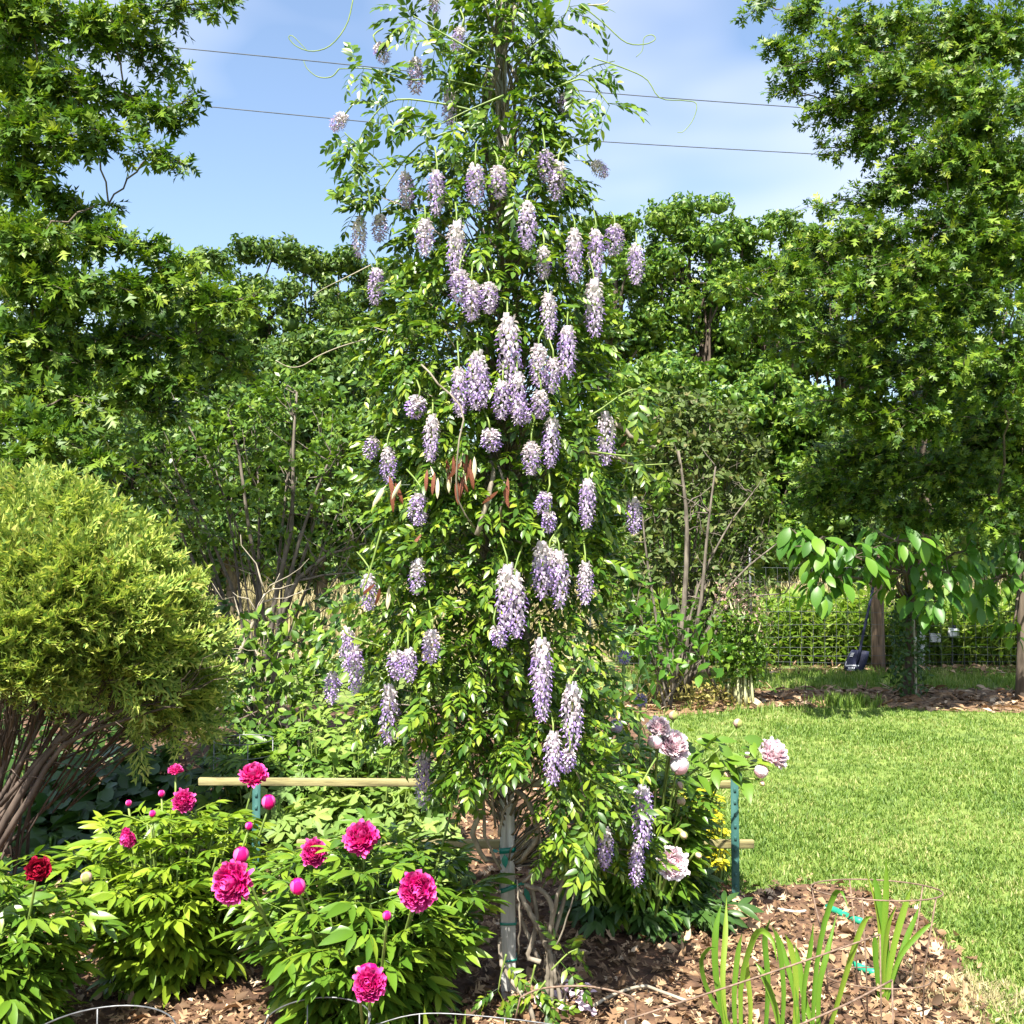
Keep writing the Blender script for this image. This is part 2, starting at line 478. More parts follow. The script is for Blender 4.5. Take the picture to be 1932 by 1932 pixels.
def spray(n=3, w=0.5, seed=0):
    """a tuft of n small leaves about one point, for distant foliage"""
    r = np.random.default_rng(seed); out = []
    for i in range(n):
        R = rot('Z', r.uniform(-2.2, 2.2)) @ rot('X', r.uniform(-0.6, 0.4)) @ rot('Y', r.uniform(-0.7, 0.7))
        h = w * r.uniform(0.8, 1.2) / 2
        out.append(xf(T([(0, 0, 0), (h, 0.45, 0.08), (0, 1, -0.1), (-h, 0.45, 0.04)], [(0, 1, 2, 3)]), (0, 0, 0), R, r.uniform(0.7, 1.1)))
    t = join(out); t.C = None
    return t

SPRAYS = [spray(3, 0.5, i) for i in range(4)]

def pinnate(pairs, seed, lw=0.42):
    """a wisteria leaf: slim rachis with paired leaflets and one at the tip, length 1 along +Y"""
    r = np.random.default_rng(seed); out = []
    ts = np.linspace(0, 1, 4)
    bend = r.uniform(-0.12, 0.12)
    def mid(t): return np.array([bend * t * t, t * 0.92, -0.22 * t * t])
    out.append(tube([mid(t) for t in ts], np.linspace(0.010, 0.004, 4), 3, cap=False))
    lf = leaf(lw, 3, 0.22, 0.16, 0.42, 0.9)
    for i in range(pairs):
        t = 0.26 + 0.66 * i / (pairs - 1)
        for s in (-1, 1):
            a = s * r.uniform(0.85, 1.2) * (1.0 - 0.25 * t)
            L = r.uniform(0.26, 0.34) * (0.85 + 0.3 * math.sin(math.pi * t))
            R = rot('Z', -a) @ rot('Y', s * r.uniform(-0.1, 0.5)) @ rot('X', r.uniform(-0.55, 0.1))
            out.append(xf(lf, mid(t), R, L))
    out.append(xf(lf, mid(1), rot('X', -0.4), 0.32))
    t = join(out); t.C = None
    return t

PINNATE = [pinnate(4 + i % 2, 30 + i) for i in range(6)]

def peony_leaf(seed, w=0.29):
    """a peony leaf: three stalked groups of three pointed leaflets"""
    r = np.random.default_rng(seed); out = []
    out.append(tube([(0, 0, 0), (0, 0.22, 0.03), (0, 0.45, 0.03)], [0.012, 0.010, 0.008], 3, cap=False))
    lf = leaf(w, 5, 0.30, 0.24, 0.40, 0.8, 0.006)
    for base, yaw, sc in (((0, 0.45, 0.03), 0.0, 1.0), ((0, 0.30, 0.03), -0.95, 0.85), ((0, 0.30, 0.03), 0.95, 0.85)):
        Rg = rot('Z', yaw + r.uniform(-0.12, 0.12)) @ rot('X', r.uniform(-0.2, 0.05))
        st = np.array(base) + Rg @ np.array([0, 0.12 * sc, 0])
        out.append(tube([base, st], [0.008, 0.007], 3, cap=False))
        for a, L in ((0, 0.52), (-0.62, 0.44), (0.62, 0.44)):
            R = Rg @ rot('Z', a + r.uniform(-0.1, 0.1)) @ rot('Y', r.uniform(-0.35, 0.35)) @ rot('X', r.uniform(-0.25, 0.12))
            out.append(xf(lf, st, R, L * sc * r.uniform(0.88, 1.1)))
    t = join(out); t.C = None
    return t

PEONY = [peony_leaf(50 + i) for i in range(6)]

def lobed_leaf(seed, lobes=5, deep=0.36):
    """a palmate leaf with pointed lobes, attached at the origin"""
    r = np.random.default_rng(seed)
    V = [(0, 0.12, 0.0)]; ang = []
    n = lobes * 4
    for i in range(n + 1):
        a = -2.35 + 4.7 * i / n
        k = abs(math.sin(i / 4 * math.pi))      # 0 at notches, 1 at tips
        k = k ** 0.8
        rr = (deep + (1 - deep) * k) * (0.62 + 0.38 * math.cos(a * 0.5)) * r.uniform(0.93, 1.07)
        V.append((math.sin(a) * rr * 0.62, 0.12 + math.cos(a) * rr * 0.8, -0.16 * rr * rr + 0.10 * (0.5 - k)))
    V.append((0, 0.05, 0.0))
    Fc = [(0, i + 1, i) for i in range(1, n + 1)]
    return T(V, Fc)

LOBED = [lobed_leaf(70 + i) for i in range(4)]

def cedar_spray(seed):
    """a feathery conifer frond: axis, branchlets and their tips"""
    r = np.random.default_rng(seed); V = []; Fc = []
    def spike(p, d, L, w):
        s = np.array([-d[1], d[0], 0]) * w
        k = len(V)
        tip = p + d * L
        V.extend([p - s, p + s, tip + np.array([0, 0, r.uniform(-0.04, 0.08)])]); Fc.append((k, k + 1, k + 2))
    ax = np.array([0.0, 1.0, 0.0])
    spike(np.zeros(3), ax, 1.0, 0.022)
    for i in range(11):
        t = 0.12 + 0.8 * i / 11
        s = 1 if i % 2 else -1
        a = s * r.uniform(0.45, 0.75)
        d = np.array([math.sin(a), math.cos(a), r.uniform(-0.25, 0.35)])
        p = ax * t + np.array([0, 0, -0.1 * t * t])
        L = 0.46 * (1 - 0.55 * t) * r.uniform(0.8, 1.15)
        spike(p, d, L, 0.028)
        for q in (0.35, 0.7):
            for s2 in (-1, 1):
                a2 = a + s2 * 0.6
                spike(p + d * L * q, np.array([math.sin(a2), math.cos(a2), r.uniform(-0.2, 0.3)]), L * 0.44, 0.032)
    return T(np.array(V), Fc)

CEDAR = [cedar_spray(90 + i) for i in range(4)]

def tuft(seed, n=6, spread=0.35, width=0.09, lean=0.5):
    """a tuft of n grass blades one unit high"""
    r = np.random.default_rng(seed); V = []; Fc = []
    for i in range(n):
        a = r.uniform(0, 6.28); b = r.uniform(0, 6.28)
        p = np.array([math.cos(a), math.sin(a), 0]) * spread * math.sqrt(r.uniform(0, 1))
        d = np.array([math.cos(b), math.sin(b), 0]); sd = np.array([-d[1], d[0], 0]) * width * 0.5
        h = r.uniform(0.55, 1.05); l = r.uniform(0.1, lean)
        k = len(V)
        m = p + d * l * 0.35 * h + np.array([0, 0, h * 0.6]); e = p + d * l * h + np.array([0, 0, h * (1 - l * 0.3)])
        V.extend([p - sd, p + sd, m + sd * 0.8, m - sd * 0.8, e]); Fc.extend([(k, k + 1, k + 2, k + 3), (k + 3, k + 2, k + 4)])
    return T(np.array(V), Fc)

TUFT = [tuft(i) for i in range(4)]

def weed(seed):
    r = np.random.default_rng(seed); out = [tube([(0, 0, 0), (r.uniform(-.05, .05), r.uniform(-.05, .05), 0.6), (r.uniform(-.1, .1), r.uniform(-.1, .1), 1)], [0.008, 0.006, 0.003], 3, cap=False)]
    for i in range(12):
        t = 0.12 + 0.85 * i / 12; a = i * 2.4
        R = rot('Z', a) @ rot('X', r.uniform(0.1, 0.9))
        out.append(xf(T([(0, 0, 0), (0.16, 0.45, 0.05), (0, 1, -0.1), (-0.16, 0.45, 0.05)], [(0, 1, 2, 3)]), (0, 0, t), R, r.uniform(0.16, 0.26)))
    t = join(out); t.C = None
    return t

WEED = [weed(i) for i in range(3)]

def up_frames(n, tilt=0.0, rng=RNG):
    """frames with Z near up: for grass and litter"""
    a = rng.uniform(0, 2 * math.pi, n)
    y = np.stack([np.cos(a), np.sin(a), np.zeros(n)], -1)
    z = unit(np.array([0, 0, 1.0]) + rng.normal(size=(n, 3)) * tilt)
    y = unit(y - z * np.sum(y * z, -1, keepdims=True))
    return frames(y, z)

def scatter(ts, pos, R, s):
    out = []
    k = np.arange(len(pos)) % len(ts)
    for i, t in enumerate(ts):
        m = k == i
        if m.any(): out.append(inst(t, pos[m], R[m], s[m]))
    t = join(out); t.C = None
    return t

# ------------------------------------------------------------------ ground
def flat(name, poly, z, mat):
    V = [(p[0], p[1], z) for p in poly]
    area = sum(poly[i - 1][0] * poly[i][1] - poly[i][0] * poly[i - 1][1] for i in range(len(poly)))
    f = tuple(range(len(V))) if area > 0 else tuple(range(len(V) - 1, -1, -1))
    o = obj(name, T(V, [f]), mat, smooth=False)
    o['kind'] = 'structure'
    return o

soil_green = noise_mat('lawn_ground', (0.06, 0.10, 0.02), (0.19, 0.24, 0.055), 5, (1, 1, 1), 0.95, 0.8, 9, c3=(0.12, 0.17, 0.034), bdist=0.03)
soil_brown = noise_mat('mulch_ground', (0.035, 0.02, 0.012), (0.20, 0.115, 0.065), 14, (1, 1, 1), 0.95, 1.0, 10, c3=(0.10, 0.055, 0.032), bdist=0.03)
soil_straw = noise_mat('meadow_ground', (0.20, 0.18, 0.08), (0.40, 0.35, 0.19), 3, (1, 1, 1), 0.95, 0.8, 8, bdist=0.05)
soil_strip = noise_mat('straw_mulch_ground', (0.10, 0.055, 0.03), (0.36, 0.25, 0.15), 5, (1, 4, 1), 0.95, 0.8, 9, c3=(0.22, 0.14, 0.08), bdist=0.03)

flat('lawn', [(-400, -60), (400, -60), (400, 900), (-400, 900)], 0.0, soil_green)
BED = [G(*q)[:2] for q in [(1400, 1690), (1470, 1672), (1560, 1668), (1630, 1680), (1690, 1700), (1740, 1728), (1775, 1760), (1808, 1800), (1825, 1830), (1838, 1855), (1850, 1880), (1865, 1905), (1880, 1932)]]
BED += [(1.7, 2.4), (1.9, 0.8), (-7, 0.8), (-7, 10.6), (0.4, 10.9)] + [G(*q)[:2] for q in [(1225, 1345), (1232, 1420), (1250, 1500), (1300, 1590), (1345, 1650)]]
flat('mulch_bed', BED, 0.005, soil_brown)
STRIP = [G(*q)[:2] for q in [(1130, 1348), (1230, 1352), (1300, 1350), (1380, 1341), (1480, 1333), (1560, 1336), (1600, 1330), (1700, 1338), (1800, 1342), (1932, 1346), (2500, 1362), (2500, 1300), (1932, 1303), (1700, 1300), (1430, 1303), (1130, 1308)]]
flat('straw_mulch_strip', STRIP, 0.0045, soil_strip)
STRIP2 = [G(*q)[:2] for q in [(1000, 1272), (1500, 1272), (1932, 1276), (2600, 1280), (2600, 1262), (1932, 1258), (1500, 1262), (1000, 1262)]]
flat('fence_mulch_strip', STRIP2, 0.004, soil_brown)
flat('meadow', [(-80, 15.2), (90, 15.2), (260, 400), (-260, 400)], 0.006, soil_straw)

# lawn grass
def sample_lawn(n, y0, y1, x0, k):
    Y = np.exp(RNG.uniform(math.log(y0), math.log(y1), n))
    X = x0 + RNG.uniform(0, 1, n) * (k * Y + 0.6 - x0)
    return X, Y
X, Y = sample_lawn(44000, 3.0, 12.0, 0.2, 0.62)
bedp = [tuple(p) for p in BED]
edge = RNG.normal(size=(len(X), 2)) * 0.035
ok = ~inpoly(X + edge[:, 0], Y + edge[:, 1], bedp) & ~inpoly(X + edge[:, 0] * 2, Y + edge[:, 1] * 3, [tuple(p) for p in STRIP]) & (Y < 11.6)
X, Y = X[ok], Y[ok]
n = len(X)
patch = 0.5 + 0.5 * np.sin(X * 2.1 + np.sin(Y * 1.3) * 2) * np.sin(Y * 1.7 + X * 0.6)
lp = np.stack([X, Y, np.zeros(n)], -1)
h = (0.022 + 0.014 * RNG.uniform(0, 1, n) + 0.012 * patch) * np.clip(0.8 + Y * 0.03, 0.85, 1.2)
o = obj('lawn_grass', scatter(TUFT, lp, up_frames(n, 0.22), np.stack([h * 1.9, h * 1.9, h], -1)), MAT['grass'], kind='stuff')
tag(o, 'short mown sunlit green grass of the lawn', 'grass')

# taller grass beyond the straw strip and where the mower misses
n = 3600
Yv = RNG.uniform(11.9, 14.1, n); Xv = RNG.uniform(1.5, 9.5, n)
okv = ~inpoly(Xv, Yv, [tuple(p) for p in STRIP])
Xv, Yv = Xv[okv], Yv[okv]
g2 = np.stack([Xv, Yv, np.zeros(len(Xv))], -1)
c = G(1592, 1332); n2 = 130
g3 = np.stack([c[0] + RNG.normal(size=n2) * 0.15, c[1] + RNG.normal(size=n2) * 0.12, np.zeros(n2)], -1)
c = G(1445, 1345); n3 = 60
g4 = np.stack([c[0] + RNG.normal(size=n3) * 0.6, c[1] + RNG.normal(size=n3) * 0.1, np.zeros(n3)], -1)
gp = np.concatenate([g2, g3, g4]); hh = np.concatenate([RNG.uniform(0.07, 0.12, len(g2)), RNG.uniform(0.09, 0.2, n2), RNG.uniform(0.08, 0.14, n3)])
o = obj('rough_grass', scatter(TUFT, gp, up_frames(len(gp), 0.15), np.stack([hh * 0.9, hh * 0.9, hh], -1)), MAT['grass'], kind='stuff')
tag(o, 'longer unmown grass around the straw mulch strip by the wire fence', 'grass')

# dry leaf litter on the bed
flake = [leaf(0.6, 3, 0.6, 0.35), leaf(0.45, 3, -0.5, -0.3), xf(OAK[0], (0, 0, 0), rot('X', 0.2)), xf(OAK[2], (0, 0, 0), rot('X', -0.15))]
n = 29000
Yf = np.exp(RNG.uniform(math.log(2.7), math.log(8.0), n)); Xf = RNG.uniform(-1, 1, n) * (0.6 * Yf + 0.3)
okf = inpoly(Xf + RNG.normal(size=n) * 0.04, Yf + RNG.normal(size=n) * 0.04, bedp)
Xf, Yf = Xf[okf], Yf[okf]; n = len(Xf)
fp = np.stack([Xf, Yf, RNG.uniform(0.006, 0.035, n)], -1)
o = obj('leaf_litter', scatter(flake, fp, up_frames(n, 0.5), 0.016 + 0.052 * RNG.uniform(0, 1, n) ** 1.8), MAT['litter'], kind='stuff')
tag(o, 'brown dry leaf litter and bark covering the flower bed', 'leaf litter')

# straw on the far strips
n = 9000
Ys = RNG.uniform(10.2, 14.6, n); Xs = RNG.uniform(0.8, 9.0, n)
oks = inpoly(Xs + RNG.normal(size=n) * 0.08, Ys + RNG.normal(size=n) * 0.1, [tuple(p) for p in STRIP]) | inpoly(Xs, Ys + RNG.normal(size=n) * 0.08, [tuple(p) for p in STRIP2])
Xs, Ys = Xs[oks], Ys[oks]; n = len(Xs)
sp = np.stack([Xs, Ys, RNG.uniform(0.006, 0.05, n)], -1)
o = obj('straw_litter', scatter([leaf(0.10, 3, 0.1, 0.1), leaf(0.3, 3, 0.4, 0.3)], sp, up_frames(n, 0.3), RNG.uniform(0.06, 0.22, n)), MAT['litter'], kind='stuff')
tag(o, 'loose brown straw mulch strewn between lawn and wire fence', 'straw')

# bleached patch at the lawn corner
c = G(1850, 1885); n = 420
dp = np.stack([c[0] + RNG.normal(size=n) * 0.085, c[1] + RNG.normal(size=n) * 0.10, np.zeros(n)], -1)
o = obj('bleached_grass', scatter(TUFT, dp, up_frames(n, 0.6), RNG.uniform(0.03, 0.06, n)), MAT['straw'], kind='stuff')
tag(o, 'patch of bleached dead grass at the corner of the flower bed', 'dead grass')

# meadow beyond the fence
n = 4200
Ym = RNG.uniform(15.4, 34, n); Xm = RNG.uniform(-0.6, 0.7, n) * Ym
mp_ = np.stack([Xm, Ym, np.zeros(n)], -1)
ms = RNG.uniform(0.75, 1.35, n)
MEADOW_T = [tuft(20 + i, 7, 0.22, 0.022, 0.45) for i in range(3)]
o = obj('tall_straw_grass', scatter(MEADOW_T, mp_, up_frames(n, 0.08), ms), MAT['straw'], kind='stuff')
tag(o, 'tall straw coloured meadow grass standing beyond the wire fence', 'tall grass')
n = 1500
Yw = 14.5 + RNG.exponential(1.3, n); Xw = RNG.uniform(1.5, 10, n)
wp = np.stack([Xw, Yw, np.zeros(n)], -1)
o = obj('meadow_weeds', scatter(WEED, wp, up_frames(n, 0.1), RNG.uniform(0.5, 1.15, n)), MAT['weed'], kind='stuff')
tag(o, 'light green leafy weeds growing along the back of the wire fence', 'weeds')

# ------------------------------------------------------------------ trees
def limb(a, b, r0, r1, sag=0.0, n=7, wob=0.05, rng=RNG, sides=5):
    a = np.asarray(a, float); b = np.asarray(b, float)
    t = np.linspace(0, 1, n)[:, None]
    L = np.linalg.norm(b - a)
    p = a * (1 - t) + b * t
    p[:, 2] += sag * L * np.sin(t[:, 0] * math.pi)
    p[1:-1] += rng.normal(size=(n - 2, 3)) * wob * L
    return tube(p, np.linspace(r0, r1, n), sides)

def woodland_tree(px, top, d, half, label, mat, seed, leaf_m=0.20, lobes=46, per=300, low=0.12, group='trees of the wood beyond the meadow', z0=0.0):
    """a broad-leaved tree: trunk, limbs and a crown made of leafy lobes"""
    r = np.random.default_rng(seed)
    base = np.array([P(px, 1000, d)[0], d, z0])
    H = P(px, top, d)[2] - z0; W = half * M(d)
    root = thing('broadleaf_tree', base, label, 'tree', group)
    cz = z0 + H * (0.5 + low / 2); ch = H * (0.5 - low / 2)
    u = rdir(lobes, r); k = r.uniform(0.12, 1.0, lobes) ** 0.4
    lr = W * r.uniform(0.20, 0.36, lobes)
    u = np.sign(u) * np.abs(u) ** 0.72; u /= np.maximum(1, np.linalg.norm(u, axis=1, keepdims=True) / 1.12)
    c = np.stack([base[0] + u[:, 0] * k * (W - lr * 0.6), base[1] + u[:, 1] * k * (W - lr * 0.6), cz + u[:, 2] * k * (ch - lr * 0.8)], -1)
    for j in range(9):      # a rounded, leafy top
        ox = r.uniform(-0.75, 0.75) if j else 0.0
        c[j] = [base[0] + ox * W, base[1] + r.uniform(-0.5, 0.3) * W, z0 + H - lr[j] * 0.9 - 0.55 * ox * ox * W]
    pos, nor = [], []
    for i in range(lobes):
        m = int(0.66 * per * (lr[i] / (0.25 * W)) ** 2)
        q = rdir(m, r)
        q = unit(q + np.array([0, -0.15, 0.25]))
        pos.append(c[i] + q * lr[i] * np.array([1, 1, 0.8]) * r.uniform(0.62, 1.15, (m, 1)))
        nor.append(unit(q + np.array([0, 0, 0.5]) + r.normal(size=(m, 3)) * 0.45))
    pos = np.concatenate(pos); nor = np.concatenate(nor)
    d_ = unit(r.normal(size=pos.shape) + np.array([0, 0, -0.35]))
    hub = []
    for i in range(lobes):      # the dense inner leafage of each lobe
        a = r.uniform(0, 6.28); q = []
        for z_, k_ in ((-1, 0.05), (-0.5, 0.86), (0.35, 0.95), (0.98, 0.1)):
            q.append(np.array([[math.cos(a + t * 1.0472) * k_ * r.uniform(0.7, 1.2), math.sin(a + t * 1.0472) * k_ * r.uniform(0.7, 1.2), z_] for t in range(6)]))
        V_ = np.concatenate(q) * lr[i] * 0.58 * np.array([1, 1, 0.8]) + c[i]
        hub.append(T(V_, [(y * 6 + x, y * 6 + (x + 1) % 6, y * 6 + 6 + (x + 1) % 6, y * 6 + 6 + x) for y in range(3) for x in range(6)]))
    hb = join(hub); hb.C = None
    obj('inner_crown', hb, mat, root, smooth=False, kind='stuff')
    obj('crown', scatter(SPRAYS, pos, frames(d_, nor), leaf_m * r.uniform(0.7, 1.25, len(pos))), mat, root, smooth=False, kind='stuff')
    tr = [tube(curve([base - [0, 0, 0.1], base + [0.1, 0, H * 0.3], base + [-0.05, 0.1, H * 0.62], [base[0], base[1], z0 + H * 0.86]], 9), np.linspace(0.02 * H, 0.004 * H, 9), 7)]
    for i in range(0, lobes, 3):
        f = r.uniform(0.2, 0.6)
        tr.append(limb(base + [0, 0, H * f], c[i], 0.006 * H, 0.002 * H, 0.05, 5, 0.03, r, 4))
    obj('trunk', join(tr), MAT['bark'], root)
    return root

WOOD = [  # px, top, depth, half width, label, material, leaf size, lobes, per
    (505, 450, 30, 105, 'round-topped woodland tree left of the wisteria, highest on that side', 'back', 0.17, 120, 110),
    (635, 470, 31, 100, 'woodland tree with lumpy crown right beside the wisteria on its left', 'back', 0.17, 110, 110),
    (750, 500, 33, 110, 'woodland tree mostly hidden behind the left edge of the wisteria', 'back', 0.2, 60, 80),
    (390, 478, 29, 100, 'woodland tree glimpsed behind the tips of the drooping oak branches', 'back', 0.17, 100, 95),
    (260, 520, 28, 130, 'woodland tree showing through the lower oak boughs', 'back', 0.19, 80, 90),
    (80, 560, 28, 150, 'woodland tree deep behind the oak and above the golden conifer', 'back', 0.2, 60, 80),
    (1165, 405, 30, 105, 'bright green woodland tree standing right behind the wisteria flowers', 'back2', 0.17, 110, 110),
    (1305, 374, 31, 120, 'tallest woodland tree, broad fresh green crown above the grey-twigged shrub', 'back2', 0.17, 140, 110),
    (1455, 404, 31, 110, 'woodland tree with flat top next to the tallest one', 'back2', 0.17, 115, 105),
    (1590, 440, 32, 125, 'woodland tree half hidden by the leaning oak branch tips', 'back', 0.19, 80, 90),
    (1740, 470, 31, 140, 'woodland tree behind the dense oak foliage', 'back', 0.2, 60, 80),
    (1900, 500, 30, 140, 'woodland tree behind the shaded heart of the oak', 'back', 0.2, 60, 80),
]
for i, w in enumerate(WOOD):
    woodland_tree(w[0], w[1], w[2], w[3], w[4], MAT[w[5]], 200 + i, w[6], w[7], w[8], 0.02)

# lower, nearer growth in front of the wood
UNDER = [
    (1255, 668, 19, 150, 'bright yellow-green understorey tree rising over the dull olive shrub', 'back2', 0.13, 110, 105),
    (1430, 690, 20, 140, 'leafy understorey tree between the olive shrub and the oak', 'back2', 0.14, 95, 100),
    (1610, 760, 20, 125, 'understorey tree under the hanging oak foliage', 'back', 0.15, 70, 80),
    (600, 620, 18, 130, 'dense understorey tree just left of the wisteria, in sun', 'back', 0.12, 120, 110),
    (430, 660, 17, 140, 'dark understorey tree in the shade of the oak', 'back', 0.13, 100, 100),
    (220, 700, 17, 150, 'dark understorey tree behind the golden conifer', 'back', 0.14, 70, 80),
    (800, 720, 19, 110, 'understorey tree behind the middle of the wisteria', 'back', 0.15, 45, 70),
]
for i, w in enumerate(UNDER):
    woodland_tree(w[0], w[1], w[2], w[3], w[4], MAT[w[5]], 300 + i, w[6], w[7], w[8], 0.15, 'understorey trees in front of the wood')

# the wood beyond, too far off to tell its trees apart
r_ = np.random.default_rng(390); n = 8000
fx = r_.uniform(-42, 42, n); fy = r_.uniform(40, 46, n)
fz = r_.uniform(0, 1, n) * (6.5 + 1.2 * np.sin(fx * 0.7) + 0.8 * np.sin(fx * 1.9 + 1)) - (fy - 40) * 0.1 + 0.2
fp_ = np.stack([fx, fy, np.maximum(fz, 0.1)], -1)
o = obj('far_wood', scatter(SPRAYS, fp_, frames(rdir(n, r_), unit(r_.normal(size=(n, 3)) + [0, -0.6, 0.8])), r_.uniform(0.8, 1.4, n)), MAT['back'], smooth=False, kind='stuff')
tag(o, 'dark mass of the far wood closing off the meadow', 'wood')

# ------------------------------------------------------------------ oaks
def oak(name_label, base_px, base_d, trunk_r, height, blobs, seed, leaf_m, cover, group):
    r = np.random.default_rng(seed)
    base = np.array([P(base_px, 1000, base_d)[0], base_d, 0.0])
    root = thing('oak_tree', base, name_label, 'tree', group)
    top = base + np.array([0.1, 0.1, height])
    tr = [tube(curve([base - [0, 0, 0.15], base + [0, 0, 0.25], base + [0.05, 0.02, height * 0.5], top], 12), np.concatenate([[trunk_r * 1.5, trunk_r * 1.2], np.linspace(trunk_r, trunk_r * 0.25, 10)]), 10)]
    pos, dirs, nors = [], [], []
    tw = []
    nodes = [(base + (top - base) * f, 0.0) for f in (0.25, 0.4, 0.55, 0.7, 0.85, 0.95)]
    for b in sorted(blobs, key=lambda q: np.linalg.norm((P(q[0], q[1], q[4]) - base)[:2])):
        px, py, rx, ry, d = b[:5]; dens = b[5] if len(b) > 5 else 1.0
        c = P(px, py, d); mx, my = rx * M(d), ry * M(d)
        cost = [np.linalg.norm(c - a_) * (1.0 if g == 0 else 0.9) + 0.35 * abs(min(0, c[2] - a_[2] + 0.2)) + 0.15 * g for a_, g in nodes]
        j = int(np.argmin(cost)); a_, g = nodes[j]
        w0 = 0.030 if g == 0 else max(0.016 - 0.003 * g, 0.006)
        tr.append(limb(a_, c, w0, 0.006, 0.04, 8, 0.025, r, 5))
        nodes.append((c, g + 1))
        out = unit(np.array([c[0] - base[0], c[1] - base[1], 0.0]))
        nleaf = int(cover * dens * math.pi * rx * ry / (leaf_m / M(d)) ** 2)
        ntw = max(6, nleaf // 14)
        for k in range(ntw):
            q = rdir(1, r)[0]
            q = q * np.array([mx, max(mx, my) * 0.8, my]) * r.uniform(0.35, 1.05)
            e = c + q
            s = c + q * 0.25 - out * mx * 0.25
            dr = e - s; dr = dr + out * 0.3 * np.linalg.norm(dr); dr[2] -= 0.12 * np.linalg.norm(dr)
            e = s + dr * 0.85
            pts = limb(s, e, 0.0035, 0.0014, 0.06, 4, 0.03, r, 3)
            tw.append(pts)
            m = nleaf // ntw
            t = r.uniform(0.2, 1.03, m)
            pp = s + (e - s) * t[:, None]
            pp[:, 2] += 0.06 * np.linalg.norm(e - s) * np.sin(np.clip(t, 0, 1) * math.pi)
            ld = unit(unit(e - s) * 0.6 + r.normal(size=(m, 3)) * 0.75 + np.array([0, 0, -0.15]))
            pos.append(pp + ld * 0.02); dirs.append(ld)
            nors.append(unit(np.array([0, 0, 0.9]) + np.array([-0.15, -0.35, 0]) + r.normal(size=(m, 3)) * 0.55))
    pos = np.concatenate(pos); dirs = np.concatenate(dirs); nors = np.concatenate(nors)
    R = frames(dirs, nors); s = leaf_m * r.uniform(0.7, 1.2, len(pos))
    obj('trunk', join(tr), MAT['bark'], root)
    obj('twigs', join(tw), MAT['bark'], root, kind='stuff')
    near, far = nearest(pos)
    me = [mesh('leaf', t, MAT['oak'], False) for t in OAK]
    parts('leaf', me, pos[near], R[near], s[near], root)
    obj('foliage', scatter(OAK, pos[far], R[far], s[far]), MAT['oak'], root, smooth=False, kind='stuff')
    return root

LB = [(50, 40, 170, 90, 6.6), (210, 50, 110, 75, 6.4), (330, 12, 95, 34, 6.2), (418, 8, 30, 26, 6.2), (90, 170, 140, 80, 6.6), (40, 255, 120, 70, 6.3),
      (235, 175, 95, 48, 6.5, 0.6), (270, 110, 80, 40, 6.6, 0.7), (175, 250, 90, 55, 6.2), (300, 215, 75, 45, 6.4, 0.8), (355, 190, 45, 24, 6.4, 0.7), (290, 285, 80, 26, 6.3, 0.7), (348, 312, 34, 16, 6.3, 0.8),
      (60, 350, 110, 50, 6.4), (150, 385, 80, 38, 6.5, 0.7), (205, 385, 38, 18, 6.4, 0.5), (60, 450, 130, 60, 6.2), (180, 450, 100, 45, 6.3), (260, 460, 70, 30, 6.3, 0.8), (325, 490, 60, 36, 6.3),
      (110, 540, 150, 70, 6.2), (270, 545, 110, 50, 6.3), (370, 545, 70, 45, 6.2), (430, 575, 90, 38, 6.1, 0.8), (480, 560, 45, 20, 6.1, 0.6), (60, 650, 130, 80, 6.4), (220, 640, 130, 70, 6.5), (370, 640, 110, 50, 6.4, 0.9),
      (300, 720, 130, 55, 6.5, 0.8), (430, 680, 60, 30, 6.4, 0.6), (120, 750, 140, 80, 6.3, 0.9), (40, 800, 90, 60, 5.9), (110, 830, 90, 45, 5.8), (190, 870, 60, 34, 5.8, 0.9), (60, 870, 90, 30, 5.8, 0.9), (300, 780, 80, 40, 6.6, 0.6),
      (20, 140, 120, 160, 8.4, 0.7), (60, 480, 140, 160, 8.2, 0.7), (120, 690, 200, 120, 8.0, 0.6), (-120, 300, 160, 250, 7.0, 0.6)]
oak('oak tree with drooping star-leaved boughs over the golden conifer', -230, 7.2, 0.17, 6.8, LB, 401, 0.108, 17.0, 'pin oaks framing the garden')

